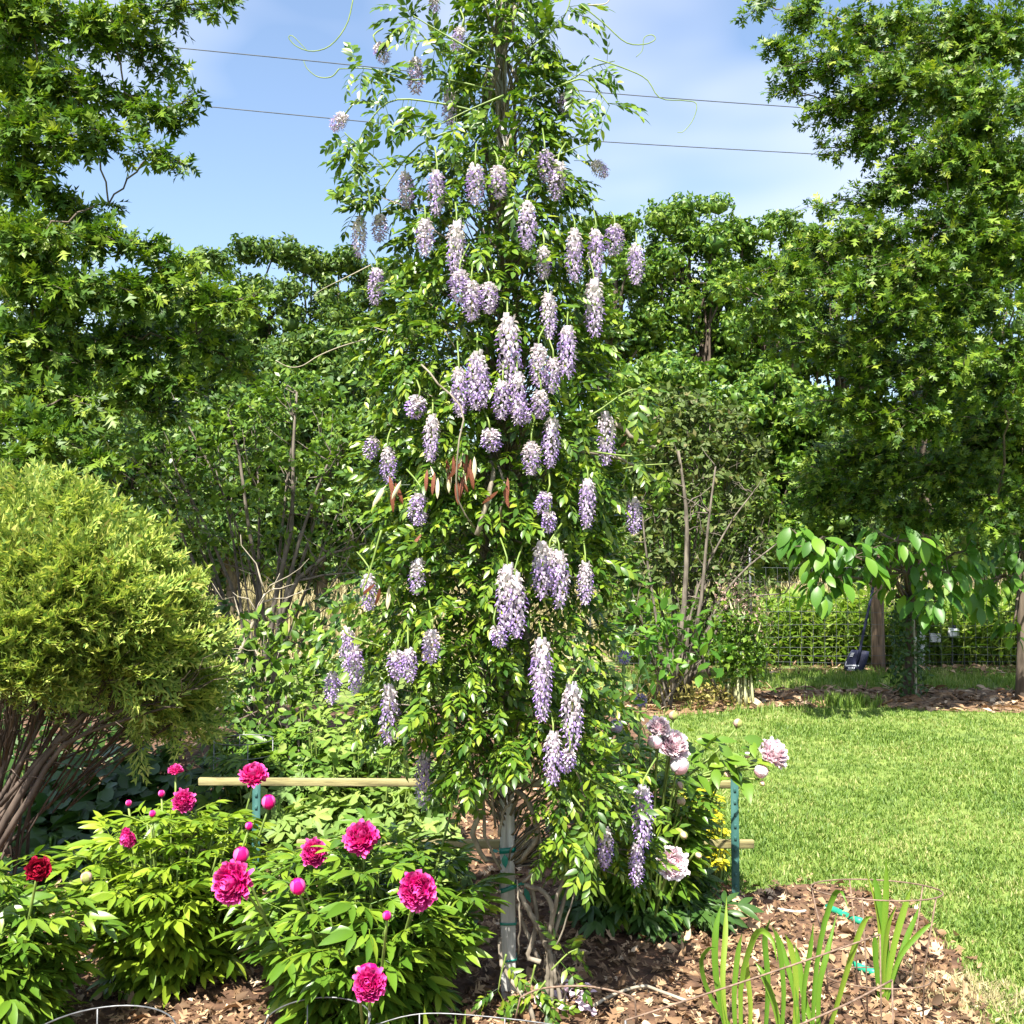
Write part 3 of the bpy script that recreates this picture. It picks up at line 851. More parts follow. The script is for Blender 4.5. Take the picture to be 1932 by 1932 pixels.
RB = [(1440, 12, 60, 22, 9.4, 0.72), (1530, 25, 88, 38, 9.4), (1640, 55, 143, 67, 9.2), (1790, 70, 165, 100, 9.4), (1900, 60, 110, 112, 9.2), (1475, 95, 60, 38, 9.2, 0.96), (1560, 120, 121, 56, 9.1), (1690, 160, 154, 78, 9.0), (1850, 200, 143, 112, 9.0),
      (1500, 175, 60, 26, 9.2, 0.72), (1590, 205, 88, 50, 9.2, 0.96), (1560, 278, 39, 22, 9.2, 0.84), (1650, 260, 99, 56, 9.1, 1.00), (1770, 300, 154, 84, 8.9), (1900, 330, 99, 100, 8.9), (1690, 350, 110, 56, 9.1), (1620, 375, 77, 33, 9.2, 0.84), (1540, 388, 66, 22, 9.3, 0.60), (1800, 420, 143, 78, 8.9),
      (1640, 440, 132, 56, 9.0), (1545, 465, 99, 42, 9.1), (1900, 470, 99, 100, 9.0), (1470, 505, 88, 33, 9.0, 1.00), (1390, 540, 88, 26, 9.0, 0.96), (1720, 500, 143, 72, 8.8), (1580, 545, 143, 56, 8.9), (1460, 570, 88, 38, 8.9, 0.96), (1840, 560, 132, 89, 9.0),
      (1690, 600, 154, 67, 8.9), (1560, 640, 121, 56, 9.1, 0.96), (1430, 610, 66, 29, 9.1, 0.72), (1790, 680, 154, 89, 9.0), (1910, 700, 88, 123, 9.2), (1660, 700, 132, 67, 9.2, 1.00), (1590, 760, 121, 56, 9.3, 0.96), (1720, 790, 154, 78, 9.2), (1870, 830, 110, 112, 10.7),
      (1640, 850, 143, 56, 10.5), (1550, 900, 99, 47, 10.5, 1.00), (1760, 890, 154, 67, 10.4), (1630, 935, 121, 50, 10.4), (1880, 950, 99, 89, 9.8), (1720, 980, 143, 44, 10.5, 1.00), (1540, 950, 66, 28, 10.5, 0.96),
      (1850, 400, 176, 336, 10.7, 0.72), (1880, 800, 176, 224, 10.7, 0.84), (2050, 350, 132, 369, 10.2, 0.60), (2050, 850, 132, 224, 10.5, 0.60), (1750, 150, 198, 179, 10.2, 0.60)]
oak('great oak tree spreading star-shaped leaves over the lawn and wire fence', 2070, 10.6, 0.22, 9.2, RB, 402, 0.108, 11.5, 'pin oaks framing the garden')

# ------------------------------------------------------------------ golden conifer
def golden_conifer():
    r = np.random.default_rng(500)
    base = np.array([P(-40, 1650, 4.9)[0], 4.9, 0.0])
    root = thing('golden_conifer', base, 'golden feathery conifer shrub with bare red-brown stems beneath', 'shrub')
    blobs = [(40, 999, 120, 70, 4.75), (137, 1022, 80, 55, 4.7), (14, 1090, 130, 80, 4.5), (137, 1103, 110, 70, 4.5), (225, 1081, 70, 55, 4.7), (278, 1135, 70, 55, 4.75), (208, 1162, 90, 60, 4.5),
             (67, 1181, 120, 70, 4.4), (5, 1226, 90, 60, 4.4), (313, 1199, 60, 50, 4.8), (252, 1226, 80, 50, 4.6), (340, 1254, 44, 60, 4.85), (287, 1304, 75, 45, 4.8), (208, 1259, 70, 40, 4.6), (120, 1240, 90, 40, 4.5),
             (40, 1279, 70, 32, 4.4), (335, 1344, 44, 40, 4.9), (269, 1364, 60, 30, 4.9, 0.6), (5, 1304, 50, 20, 4.4), (76, 1144, 200, 130, 5.3), (216, 1217, 140, 110, 5.4), (-91, 1108, 150, 120, 4.9), (93, 1072, 160, 90, 5.5), (-64, 1235, 120, 60, 4.7)]
    stems, pos, dirs, nors = [], [], [], []
    for b in blobs:
        c = P(b[0], b[1], b[4]); mx, my = 0.66 * b[2] * M(b[4]), 0.66 * b[3] * M(b[4])
        n = int(b[2] * b[3] / 36 * (b[5] if len(b) > 5 else 1))
        q = rdir(n, r)
        p = c + q * np.array([mx, mx * 0.8, my]) * r.uniform(0.35, 1.0, (n, 1)) ** 0.5
        axis = unit(p - (base + [0, 0, 0.35]))
        dr = unit(axis * 0.55 + q * 0.55 + np.array([0.1, -0.1, 0.15]) + r.normal(size=(n, 3)) * 0.3)
        pos.append(p); dirs.append(dr); nors.append(unit(np.array([0, -0.35, 0.8]) + q * 0.4 + r.normal(size=(n, 3)) * 0.5))
        mid = base + (c - base) * 0.45 + np.array([0, 0, 0.10])
        stems.append(tube(curve([base + r.normal(size=3) * [0.10, 0.10, 0], mid + r.normal(size=3) * 0.05, c], 9), np.linspace(r.uniform(0.006, 0.014), 0.003, 9), 6))
        for k in range(9):
            t = r.uniform(0.35, 0.95); s = base + (c - base) * t
            e = c + rdir(1, r)[0] * np.array([mx, mx, my]) * 0.9
            stems.append(limb(s, e, 0.005, 0.0018, 0.05, 4, 0.03, r, 3))
    # the bare boughs that show below the foliage
    for lst, r0 in [([(-20, 1600), (70, 1450), (170, 1340), (300, 1270)], 0.034), ([(0, 1590), (60, 1500), (120, 1405), (230, 1360), (330, 1330)], 0.028), ([(-30, 1560), (10, 1430), (30, 1300)], 0.03), ([(-20, 1540), (60, 1400), (100, 1290)], 0.022),
                    ([(0, 1520), (120, 1380), (200, 1290)], 0.02), ([(120, 1410), (220, 1345), (300, 1325), (360, 1310)], 0.012), ([(30, 1480), (150, 1370), (260, 1330)], 0.012), ([(-10, 1400), (60, 1330), (150, 1280)], 0.012)]:
        q = pxcurve(lst, 4.6, 9); q[0] = base + [0.05, -0.2, 0] if lst[0][1] > 1570 else q[0]
        stems.append(tube(q, np.linspace(r0 * 0.58, r0 * 0.18, 9), 7))
        for k in range(10):
            t = r.integers(3, 9); e = q[t] + unit(np.array([r.uniform(0.1, 1), r.normal() * 0.5, r.uniform(-0.1, 1)])) * r.uniform(0.15, 0.4)
            stems.append(limb(q[t], e, 0.0035, 0.0014, 0.05, 5, 0.04, r, 3))
    pos = np.concatenate(pos); dirs = np.concatenate(dirs); nors = np.concatenate(nors)
    R = frames(dirs, nors); s = r.uniform(0.12, 0.28, len(pos))
    obj('stems', join(stems), MAT['cedarbark'], root)
    near, far = nearest(pos)
    me = [mesh('frond', t, MAT['gold'], False) for t in CEDAR]
    parts('frond', me, pos[near], R[near], s[near], root)
    obj('foliage', scatter(CEDAR, pos[far], R[far], s[far]), MAT['gold'], root, smooth=False, kind='stuff')
golden_conifer()

# ------------------------------------------------------------------ shrubs
def shrub(name, label, base_px, base_d, blobs, mat, leaf_t, leaf_m, cover, seed, stem_mat, n_part=0, stem_r=0.016, stems_extra=(), upbias=0.8, twigs=6, cat='shrub', part_name='leaf', flat_r=1.0):
    r = np.random.default_rng(seed)
    base = np.array([P(base_px, 1300, base_d)[0], base_d, 0.0])
    root = thing(name, base, label, cat)
    st, pos, dirs, nors = [], [], [], []
    for b in blobs:
        px, py, rx, ry, d = b[:5]; dens = b[5] if len(b) > 5 else 1
        c = P(px, py, d); mx, my = rx * M(d), ry * M(d)
        n = int(cover * dens * math.pi * rx * ry / (leaf_m / M(d)) ** 2)
        q = rdir(n, r); k = r.uniform(0.15, 1.0, (n, 1)) ** 0.45
        p = c + q * k * np.array([mx, max(mx, my) * 0.75 * flat_r, my])
        pos.append(p)
        dirs.append(unit(q * 0.5 + r.normal(size=(n, 3)) * 0.6 + np.array([0, -0.1, 0.0])))
        nors.append(unit(np.array([0, -0.2, upbias]) + q * 0.5 + r.normal(size=(n, 3)) * 0.5))
        mid = base * 0.45 + c * 0.55; mid[2] = base[2] * 0.35 + c[2] * 0.65
        b0 = base + r.normal(size=3) * [0.15, 0.1, 0]; b0[2] = -0.05
        st.append(tube(curve([b0, mid, c], 8), np.linspace(stem_r * r.uniform(0.7, 1.3), 0.004, 8), 5))
        for k_ in range(twigs):
            s = mid + (c - mid) * r.uniform(0, 1)
            e = c + rdir(1, r)[0] * np.array([mx, mx, my]) * 0.95
            st.append(limb(s, e, stem_r * 0.3, 0.0015, 0.03, 5, 0.04, r, 3))
    for lst, d, r0 in stems_extra:
        q = pxcurve(lst, d, 9)
        st.append(tube(q, np.linspace(r0, r0 * 0.35, 9), 6))
        for k_ in range(7):
            t = r.integers(3, 9)
            st.append(limb(q[t], q[t] + unit(np.array([r.normal(), r.normal() * 0.5, abs(r.normal())])) * r.uniform(0.15, 0.5), r0 * 0.35, 0.0015, 0.03, 5, 0.05, r, 3))
    pos = np.concatenate(pos); dirs = np.concatenate(dirs); nors = np.concatenate(nors)
    keep = pos[:, 2] > 0.03
    pos, dirs, nors = pos[keep], dirs[keep], nors[keep]
    R = frames(dirs, nors); s = leaf_m * r.uniform(0.65, 1.2, len(pos))
    obj('stems', join(st), stem_mat, root)
    if n_part:
        near, far = nearest(pos, n_part)
        me = [mesh(part_name, t, mat, False) for t in leaf_t]
        parts(part_name, me, pos[near], R[near], s[near], root)
    else:
        far = np.arange(len(pos))
    if len(far):
        obj('foliage', scatter(leaf_t, pos[far], R[far], s[far]), mat, root, smooth=False, kind='stuff')
    return root

OVAL = [leaf(0.5, 3, 0.2, 0.2, 0.45, 0.8), leaf(0.42, 3, 0.25, 0.1, 0.4, 0.9)]
SPR2 = [spray(3, 0.55, 40), spray(4, 0.5, 41)]

shrub('tall_shrub', 'tall open shrub left of the wisteria, fan of pale stems and dark leaves', 500, 8.6,
      [(560, 760, 110, 70, 8.8), (640, 840, 60, 80, 8.6), (480, 800, 90, 70, 8.9), (560, 900, 110, 80, 8.5, 0.8), (400, 860, 100, 70, 8.9), (330, 940, 90, 70, 9, 0.8), (440, 980, 110, 70, 8.6, 0.6), (640, 960, 60, 70, 8.5, 0.7), (560, 1040, 110, 40, 8.6, 0.35), (380, 1060, 90, 50, 8.8, 0.4), (660, 1050, 40, 40, 8.4, 0.5), (250, 860, 90, 60, 9.2, 0.7), (290, 800, 100, 60, 9.2, 0.7)],
      MAT['shrub'], SPR2, 0.08, 2.6, 601, MAT['greybark'], 0, 0.020,
      [([(500, 1400), (515, 1150), (550, 1000), (553, 850), (560, 740)], 8.5, 0.028), ([(505, 1400), (530, 1150), (600, 1060), (640, 1040), (690, 1025)], 8.4, 0.026), ([(505, 1380), (540, 1130), (590, 1090), (670, 1080)], 8.4, 0.018), ([(495, 1400), (500, 1180), (470, 1000), (450, 850), (430, 780)], 8.7, 0.024), ([(490, 1390), (460, 1180), (400, 1020), (330, 880)], 8.8, 0.022), ([(505, 1390), (540, 1120), (585, 960), (620, 870)], 8.4, 0.022), ([(500, 1390), (490, 1150), (430, 950), (300, 700)], 8.9, 0.018)])
shrub('leafy_shrub', 'bright leafy bush between the golden conifer and the wisteria', 540, 6.4,
      [(540, 1180, 80, 40, 6.4), (480, 1220, 50, 40, 6.3), (590, 1220, 65, 45, 6.3), (540, 1270, 85, 50, 6.2), (470, 1300, 45, 45, 6.2), (600, 1300, 50, 50, 6.2, 0.9), (560, 1345, 70, 40, 6.1), (490, 1360, 60, 35, 6.0)],
      MAT['shrub'], OVAL, 0.08, 6.5, 602, MAT['twig'], 300, 0.010, [([(410, 1350), (440, 1260), (480, 1170), (500, 1120)], 6.6, 0.022)])
shrub('olive_shrub', 'dull olive shrub with tangled grey twigs right of the wisteria', 1290, 11.6,
      [(1250, 770, 90, 50, 11.6), (1340, 800, 80, 50, 11.7), (1400, 850, 60, 45, 11.8), (1220, 850, 90, 60, 11.4), (1310, 870, 90, 60, 11.5), (1410, 930, 55, 60, 11.7, 0.8), (1230, 950, 80, 70, 11.3), (1330, 970, 90, 60, 11.5, 0.6), (1210, 1050, 70, 70, 11.2, 0.9), (1310, 1060, 90, 60, 11.5, 0.45), (1400, 1030, 70, 40, 11.7, 0.3), (1330, 1130, 90, 50, 11.4, 0.4), (1420, 1100, 50, 40, 11.6, 0.25), (1170, 1130, 50, 80, 11.2), (1440, 1000, 40, 40, 11.7, 0.3)],
      MAT['olive'], SPR2, 0.105, 4.6, 603, MAT['greybark'], 0, 0.022,
      [([(1270, 1320), (1290, 1150), (1296, 1000), (1290, 920), (1280, 850)], 11.0, 0.036), ([(1285, 1320), (1320, 1150), (1335, 1000), (1350, 880)], 11.0, 0.028), ([(1290, 1310), (1350, 1150), (1400, 1080), (1460, 1030)], 11.2, 0.022), ([(1290, 1310), (1340, 1180), (1400, 1130), (1480, 1120)], 11.2, 0.018), ([(1260, 1310), (1240, 1180), (1220, 1050), (1210, 950)], 11.0, 0.022), ([(1280, 1320), (1310, 1130), (1370, 1000), (1420, 930)], 11.1, 0.02)], twigs=10)
shrub('broad_leaf_shrub', 'low shrub with light oval leaves at the foot of the olive shrub', 1250, 10.6,
      [(1210, 1180, 60, 50, 10.5), (1270, 1210, 60, 45, 10.4), (1330, 1240, 50, 40, 10.4), (1240, 1250, 50, 35, 10.3), (1300, 1160, 60, 40, 10.6, 0.6), (1190, 1110, 50, 50, 10.6, 0.7)],
      MAT['bigleaf'], OVAL, 0.15, 5.0, 604, MAT['greybark'], 260, 0.014)

shrub('undergrowth_shrub', 'dark leafy undergrowth behind the bare stems of the golden conifer', 250, 7.4,
      [(120, 1370, 150, 60, 7.2), (300, 1350, 120, 60, 7.4), (420, 1330, 70, 70, 7.6), (60, 1450, 120, 50, 6.8), (230, 1440, 110, 40, 6.8), (330, 1250, 110, 60, 8.0), (-60, 1380, 120, 70, 7.2), (370, 1180, 90, 70, 8.2, 0.7), (460, 1260, 60, 70, 8.0), (620, 1180, 70, 80, 8.2, 0.8), (680, 1280, 70, 60, 7.0), (640, 1100, 60, 50, 8.6, 0.6)],
      MAT['dark'], SPR2, 0.10, 2.4, 605, MAT['bark'], 0, 0.012)
shrub('backing_shrub', 'leafy dark shrub filling the gap behind the pink peony and wisteria', 1160, 5.6,
      [(1180, 1290, 60, 50, 5.8), (1150, 1370, 70, 60, 5.6), (1190, 1420, 50, 60, 5.4), (1110, 1450, 70, 60, 5.4), (1040, 1400, 80, 70, 5.6), (1090, 1300, 70, 60, 5.8)],
      MAT['dark'], OVAL, 0.09, 4.0, 606, MAT['bark'], 0, 0.010)

# ------------------------------------------------------------------ wire fence, shovel and far things
def wire_fence():
    d = 14.0
    root = thing('wire_fence', (4.0, d, 0), 'see-through wire mesh fence along the far edge of the garden', 'fence')
    w = []
    x0, x1, H = 0.8, 8.6, 1.45
    n = int((x1 - x0) / 0.16)
    for i in range(n + 1):
        x = x0 + (x1 - x0) * i / n
        w.append(tube([(x, d, 0.01), (x + 0.01, d + 0.01, H * 0.5), (x, d, H)], 0.0030, 3, False))
    for k, z in enumerate([0.03, 0.12, 0.22, 0.34, 0.48, 0.64, 0.82, 1.02, 1.24, 1.45]):
        xs = np.linspace(x0, x1, 30)
        w.append(tube(np.stack([xs, np.full(30, d), z + 0.012 * np.sin(xs * 2 + k)], -1), 0.0032, 3, False))
    obj('wire_mesh', join(w), MAT['fencewire'], root)
    for x in (1.1, 3.35, 7.6):
        obj('fence_stake', join([xf(box(0.03, 0.012, 1.75, 0.002), (x, d + 0.03, 0.85)), xf(box(0.008, 0.03, 1.75), (x, d + 0.05, 0.85))]), MAT['wire'], root)
    return root
wire_fence()

c = G(1665, 1266)
post = thing('timber_post', c, 'old brown timber post standing at the wire fence beside the shovel', 'post')
pts = curve([c - [0, -0.16, 0.05], c + [0.0, 0.16, 0.8], c + [0.01, 0.16, 1.62]], 7)
obj('shaft', tube(pts, [0.10, 0.095, 0.092, 0.09, 0.088, 0.088, 0.086], 10), MAT['oldpost'], post)
obj('top_cap', xf(tube([(0, 0, 0), (0, 0, 0.03)], [0.095, 0.07], 10), pts[-1]), MAT['oldpost'], post)

def shovel():
    foot = G(1607, 1270); foot[1] -= 0.10
    root = thing('snow_shovel', foot, 'dark navy plastic shovel leaning on the wire fence, blade down', 'shovel')
    d = foot[1]
    top = P(1650, 1095, d + 0.10)
    neck = P(1622, 1228, d + 0.05)
    h = tube([neck - unit(top - neck) * 0.18, neck, (neck + top) / 2, top], [0.017, 0.019, 0.019, 0.018], 8)
    obj('handle', h, MAT['plastic'], root)
    obj('grip', join([tube([top, top + [-0.03, 0, 0.06], top + [-0.06, 0, 0.11]], 0.014, 6), tube([top, top + [0.03, 0, 0.06], top + [0.08, 0, 0.10]], 0.014, 6), tube([top + [-0.06, 0, 0.11], top + [0.08, 0, 0.10]], 0.016, 6)]), MAT['plastic'], root)
    # scoop: curved plate
    A = P(1607, 1226, d + 0.03); B = P(1640, 1229, d + 0.03); C = P(1628, 1268, d - 0.02); D = P(1593, 1266, d - 0.02); E = P(1592, 1250, d - 0.0)
    nu, nv = 6, 6; V = []
    for k in (0, 1):
        for j in range(nv):
            v = j / (nv - 1)
            left = A * (1 - v) + D * v + (E - (A + D) / 2) * 4 * v * (1 - v) * 0.5
            right = B * (1 - v) + C * v + np.array([0.02, 0, 0]) * math.sin(v * math.pi)
            for i in range(nu):
                u = i / (nu - 1)
                V.append(left * (1 - u) + right * u + np.array([0, 0.06 * math.sin(u * math.pi) + 0.02 * math.sin(v * 3) + 0.008 * k, 0]))
    q = nu * nv
    Fc = [(j * nu + i, j * nu + i + 1, (j + 1) * nu + i + 1, (j + 1) * nu + i) for j in range(nv - 1) for i in range(nu - 1)]
    Fc += [tuple(q + a for a in reversed(f)) for f in Fc]
    rim = [i for i in range(nu)] + [j * nu + nu - 1 for j in range(1, nv)] + [(nv - 1) * nu + i for i in range(nu - 2, -1, -1)] + [j * nu for j in range(nv - 2, 0, -1)]
    Fc += [(rim[i - 1], rim[i - 1] + q, rim[i] + q, rim[i]) for i in range(len(rim))]
    bl = obj('blade', T(V, Fc), MAT['plastic'], root)
    marks = []
    def patch(u0, u1, v0, v1):
        out = []
        for u, v in ((u0, v0), (u1, v0), (u1, v1), (u0, v1)):
            left = A * (1 - v) + D * v + (E - (A + D) / 2) * 4 * v * (1 - v) * 0.5
            right = B * (1 - v) + C * v + np.array([0.02, 0, 0]) * math.sin(v * math.pi)
            out.append(left * (1 - u) + right * u + np.array([0, 0.06 * math.sin(u * math.pi) + 0.02 * math.sin(v * 3) - 0.006, 0]))
        return T(out, [(0, 1, 2, 3)])
    for a in ((0.10, 0.30, 0.12, 0.16), (0.10, 0.30, 0.19, 0.23), (0.12, 0.30, 0.26, 0.29)): marks.append(patch(*a))
    u = 0.12
    for w_ in (0.05, 0.04, 0.06, 0.03, 0.05, 0.06, 0.04, 0.05, 0.06):
        marks.append(patch(u, u + w_, 0.68, 0.75)); u += w_ + 0.022
    u = 0.24
    for w_ in (0.06, 0.05, 0.04, 0.07, 0.05):
        marks.append(patch(u, u + w_, 0.81, 0.87)); u += w_ + 0.02
    for a in ((0.03, 0.06, 0.5, 0.72), (0.2, 0.6, 0.93, 0.95)): marks.append(patch(*a))
    obj('printed_marks', join(marks), MAT['label'], bl, smooth=False)
shovel()

def white_marker():
    b = P(1738, 1250, 14.6); b[2] = 0
    root = thing('white_utility_pipe', b, 'white plastic pipe post with two small white boxes behind the fence', 'utility post')
    x = b[0]
    obj('pipe', tube([(x, 14.6, 0), (x + 0.01, 14.6, 0.36), (x + 0.02, 14.6, 0.58)], 0.055, 8), MAT['white'], root)
    obj('collar', tube([(x + 0.01, 14.6, 0.52), (x + 0.015, 14.6, 0.60)], 0.065, 8), MAT['white'], root)
    for px, py in ((1764, 1203), (1798, 1193)):
        q = P(px, py, 14.55)
        bx = obj('box', xf(box(0.15, 0.08, 0.13, 0.012), q), MAT['white'], root)
        obj('lid_knob', xf(tube([(0, 0, 0), (0, 0, 0.04)], [0.03, 0.022], 8), q + [0.01, -0.02, 0.064]), MAT['plastic'], bx)
        obj('bracket', tube([q + [0, 0.03, -0.05], (q[0], 14.62, 0.0)], 0.012, 5), MAT['fencewire'], root)
white_marker()

def broad_tree(px, d, label, blobs, seed, trunk_r, vine, n_part):
    r = np.random.default_rng(seed)
    base = np.array([P(px, 1300, d)[0], d, 0.0])
    root = thing('broad_leaved_tree', base, label, 'tree')
    top = P(blobs[0][0], blobs[0][1], d); top[1] = d
    tr = [tube(curve([base - [0, 0, 0.05], base * 0.5 + top * 0.5 + [0.03, 0, 0], top], 9), np.linspace(trunk_r, trunk_r * 0.5, 9), 8)]
    pos, dirs, nors = [], [], []
    for b in blobs:
        c = P(b[0], b[1], b[4]); mx, my = b[2] * M(b[4]), b[3] * M(b[4])
        a = base + (top - base) * r.uniform(0.7, 1.0)
        tr.append(limb(a, c, 0.02, 0.008, 0.08, 6, 0.03, r, 5))
        n = b[5]
        q = rdir(n, r)
        p = c + q * np.array([mx, mx * 0.8, my]) * r.uniform(0.4, 1.0, (n, 1))
        pos.append(p)
        out = unit(q * np.array([1, 1, 0.2]))
        dirs.append(unit(out * 0.7 + np.array([0, -0.05, -0.75]) + r.normal(size=(n, 3)) * 0.25))
        nors.append(unit(out * 0.7 + np.array([0, -0.3, 0.7]) + r.normal(size=(n, 3)) * 0.25))
        for k in range(0, n, 4): tr.append(stick(c, p[k], 0.006, 0.003, 3))
    pos = np.concatenate(pos); dirs = np.concatenate(dirs); nors = np.concatenate(nors)
    s = 0.205 * r.uniform(0.6, 1.2, len(pos))
    obj('trunk', join(tr), MAT['bark'], root)
    me = [mesh('leaf', leaf(0.5, 5, 0.2, 0.3, 0.5, 0.7), MAT['bigleaf']), mesh('leaf', leaf(0.44, 5, 0.3, 0.2, 0.5, 0.8), MAT['bigleaf'])]
    parts('leaf', me, pos, frames(dirs, nors), s, root)
    if vine:
        n = 900
        z = r.uniform(0.02, top[2] - 0.1, n); a = r.uniform(0, 6.28, n)
        rad = trunk_r + r.uniform(0.02, 0.14, n)
        p = np.stack([base[0] + np.cos(a) * rad + (top[0] - base[0]) * z / top[2], d + np.sin(a) * rad, z], -1)
        q = np.stack([np.cos(a), np.sin(a), np.zeros(n)], -1)
        obj('climbing_ivy', scatter(OVAL, p, frames(unit(r.normal(size=(n, 3)) + [0, 0, -0.6]), unit(q + [0, 0, 0.4])), 0.07 * r.uniform(0.6, 1.2, n)), MAT['dark'], root, smooth=False, kind='stuff')
    return root
broad_tree(1716, 11.5, 'small tree with broad drooping leaves and an ivy-clad trunk', [(1712, 1080, 80, 50, 10.2, 56), (1560, 1095, 55, 40, 9.4, 40), (1610, 1050, 70, 40, 9.4, 44), (1790, 1085, 60, 50, 10.0, 44), (1530, 1030, 50, 32, 9.5, 24), (1690, 1020, 80, 45, 9.7, 36), (1765, 1135, 45, 40, 9.9, 22), (1500, 1005, 36, 24, 9.6, 14), (1820, 1040, 50, 45, 10.2, 24)], 611, 0.085, True, 300)
broad_tree(1935, 11.0, 'shaded broad-leaved tree at the end of the fence, bare brown trunk', [(1925, 1040, 60, 60, 10.9, 36), (1880, 1090, 40, 40, 10.8, 20), (1900, 990, 70, 50, 11.0, 30), (1910, 1180, 26, 40, 10.7, 12), (1845, 1130, 36, 34, 10.8, 16), (1990, 1080, 60, 90, 10.9, 26)], 612, 0.12, False, 300)

b = G(1728, 1316); t = P(1722, 1150, b[1])
st = thing('garden_stake', b, 'thin pale stake upright against the ivy-clad trunk', 'stake')
obj('rod', tube([b - [0, 0, 0.05], (b + t) / 2 + [0.01, 0, 0], t], 0.013, 6), MAT['stakem'], st)
obj('clip', tube([(b + t) / 2 + [0.01, -0.0, 0.12], (b + t) / 2 + [0.01, 0, 0.19]], 0.018, 6), MAT['white'], st)

def cane_plant():
    r = np.random.default_rng(620); b = G(1403, 1331)
    root = thing('seedhead_perennial', b, 'perennial with pale bare canes and pinkish seed heads by the straw strip', 'plant')
    pos, hp = [], []
    for i in range(13):
        s = b + [r.normal() * 0.07, r.normal() * 0.07, 0]
        e = P(1412 + r.normal() * 24, r.uniform(1125, 1190), b[1] + r.normal() * 0.12)
        m = s * 0.55 + e * 0.45; m[0] = s[0] * 0.8 + e[0] * 0.2
        q = curve([s, m, e], 8)
        obj('cane', tube(q, np.linspace(0.019, 0.005, 8), 5), MAT['canestem'], root)
        for k in range(95):
            t = r.uniform(0.46, 0.98); pos.append(q[int(t * 7)] + r.normal(size=3) * [0.11, 0.08, 0.07])
        for k in range(40): hp.append(e + r.normal(size=3) * [0.09, 0.07, 0.13])
    pos = np.array(pos); hp = np.array(hp)
    obj('foliage', scatter(SPR2, pos, frames(rdir(len(pos), r), unit(r.normal(size=pos.shape) + [0, -0.3, 0.8])), 0.06 * r.uniform(0.6, 1.3, len(pos))), MAT['shrub'], root, smooth=False, kind='stuff')
    pink = leaf_mat('pinkish_seed', [(0, (0.28, 0.17, 0.13)), (1, (0.50, 0.34, 0.30))], 0.2, 0.7, 0.2, glow=(1, 1, 1))
    obj('seed_heads', scatter(SPR2, hp, frames(rdir(len(hp), r), rdir(len(hp), r)), 0.024 * r.uniform(0.7, 1.3, len(hp))), pink, root, smooth=False, kind='stuff')
cane_plant()

# withered yellow growth at the lawn edge
r_ = np.random.default_rng(630); n = 900
c = G(1262, 1325)
p = np.stack([c[0] + r_.uniform(-0.75, 0.85, n), c[1] + r_.normal(size=n) * 0.22, np.abs(r_.normal(size=n)) * 0.10 + 0.02], -1)
o = obj('withered_foliage', join([scatter(OVAL, p, frames(rdir(n, r_), unit(r_.normal(size=(n, 3)) + [0, -0.3, 0.8])), 0.07 * r_.uniform(0.6, 1.3, n))] + [limb(p[k] * [1, 1, 0], p[k] + r_.normal(size=3) * 0.05 + [0, 0, 0.05], 0.006, 0.003, 0.0, 4, 0.05, r_, 3) for k in range(0, n, 9)]), MAT['yellowing'], smooth=False, kind='stuff')
tag(o, 'withered yellow-brown daylily foliage flopped below the olive shrub', 'dead plants')

# overhead cables
for lst, lab in (([(-420, 18), (-60, 52), (310, 88), (740, 131), (1090, 171), (1510, 203), (1960, 232), (2500, 262)], 'upper thin power cable crossing the sky behind the wisteria top'),
                 ([(-420, 112), (-60, 156), (380, 200), (800, 240), (1100, 265), (1525, 290), (1960, 314), (2500, 340)], 'lower thin power cable crossing the sky behind the wisteria')):
    q = curve([P(a, b_, 22 + (a - 966) * 0.001) for a, b_ in lst], 40)
    tag(obj('power_cable', tube(q, 0.011, 5), MAT['cable']), lab, 'cable')

# ------------------------------------------------------------------ perennials behind the rail
def perennials(name, label, base_list, leaf_ts, mat, size, seed, tilt=0.35, stem=True, stem_mat='greenstem', below=0):
    """base_list: (px, py, depth) of leaf centres"""
    r = np.random.default_rng(seed)
    pts = np.array([P(*q) for q in base_list])
    cen = pts.mean(0); cen[2] = 0
    root = thing(name, cen, label, 'plant')
    n0 = len(pts)
    ex = [pts]
    for k in range(below):
        q = pts + r.normal(size=pts.shape) * 0.05; q[:, 2] = pts[:, 2] * r.uniform(0.25, 0.9, n0); ex.append(q)
    if below: pts = np.concatenate(ex)
    n = len(pts)
    d = unit(np.stack([r.normal(size=n), r.normal(size=n) - 0.5, r.normal(size=n) * 0.2 - 0.15], -1))
    nn = unit(np.array([0, -0.25, 1.0]) + r.normal(size=(n, 3)) * tilt)
    R = frames(d, nn); s = size * r.uniform(0.65, 1.2, n)
    me = [mesh('leaf', t, mat, False) for t in leaf_ts]
    parts('leaf', me, pts[:300], R[:300], s[:300], root)
    if n > 300: obj('foliage', scatter(leaf_ts, pts[300:], R[300:], s[300:]), mat, root, smooth=False, kind='stuff')
    if stem:
        out = []
        for i in range(0, n0, 1 + below):
            g = pts[i] * 0.8 + cen * 0.2; g[2] = 0
            out.append(tube(curve([g, g * 0.4 + pts[i] * 0.6 + [0, 0, 0.02], pts[i]], 5), [0.005, 0.0045, 0.004, 0.0035, 0.003], 4, False))
        obj('stalks', join(out), MAT[stem_mat], root, kind='stuff')
    return root

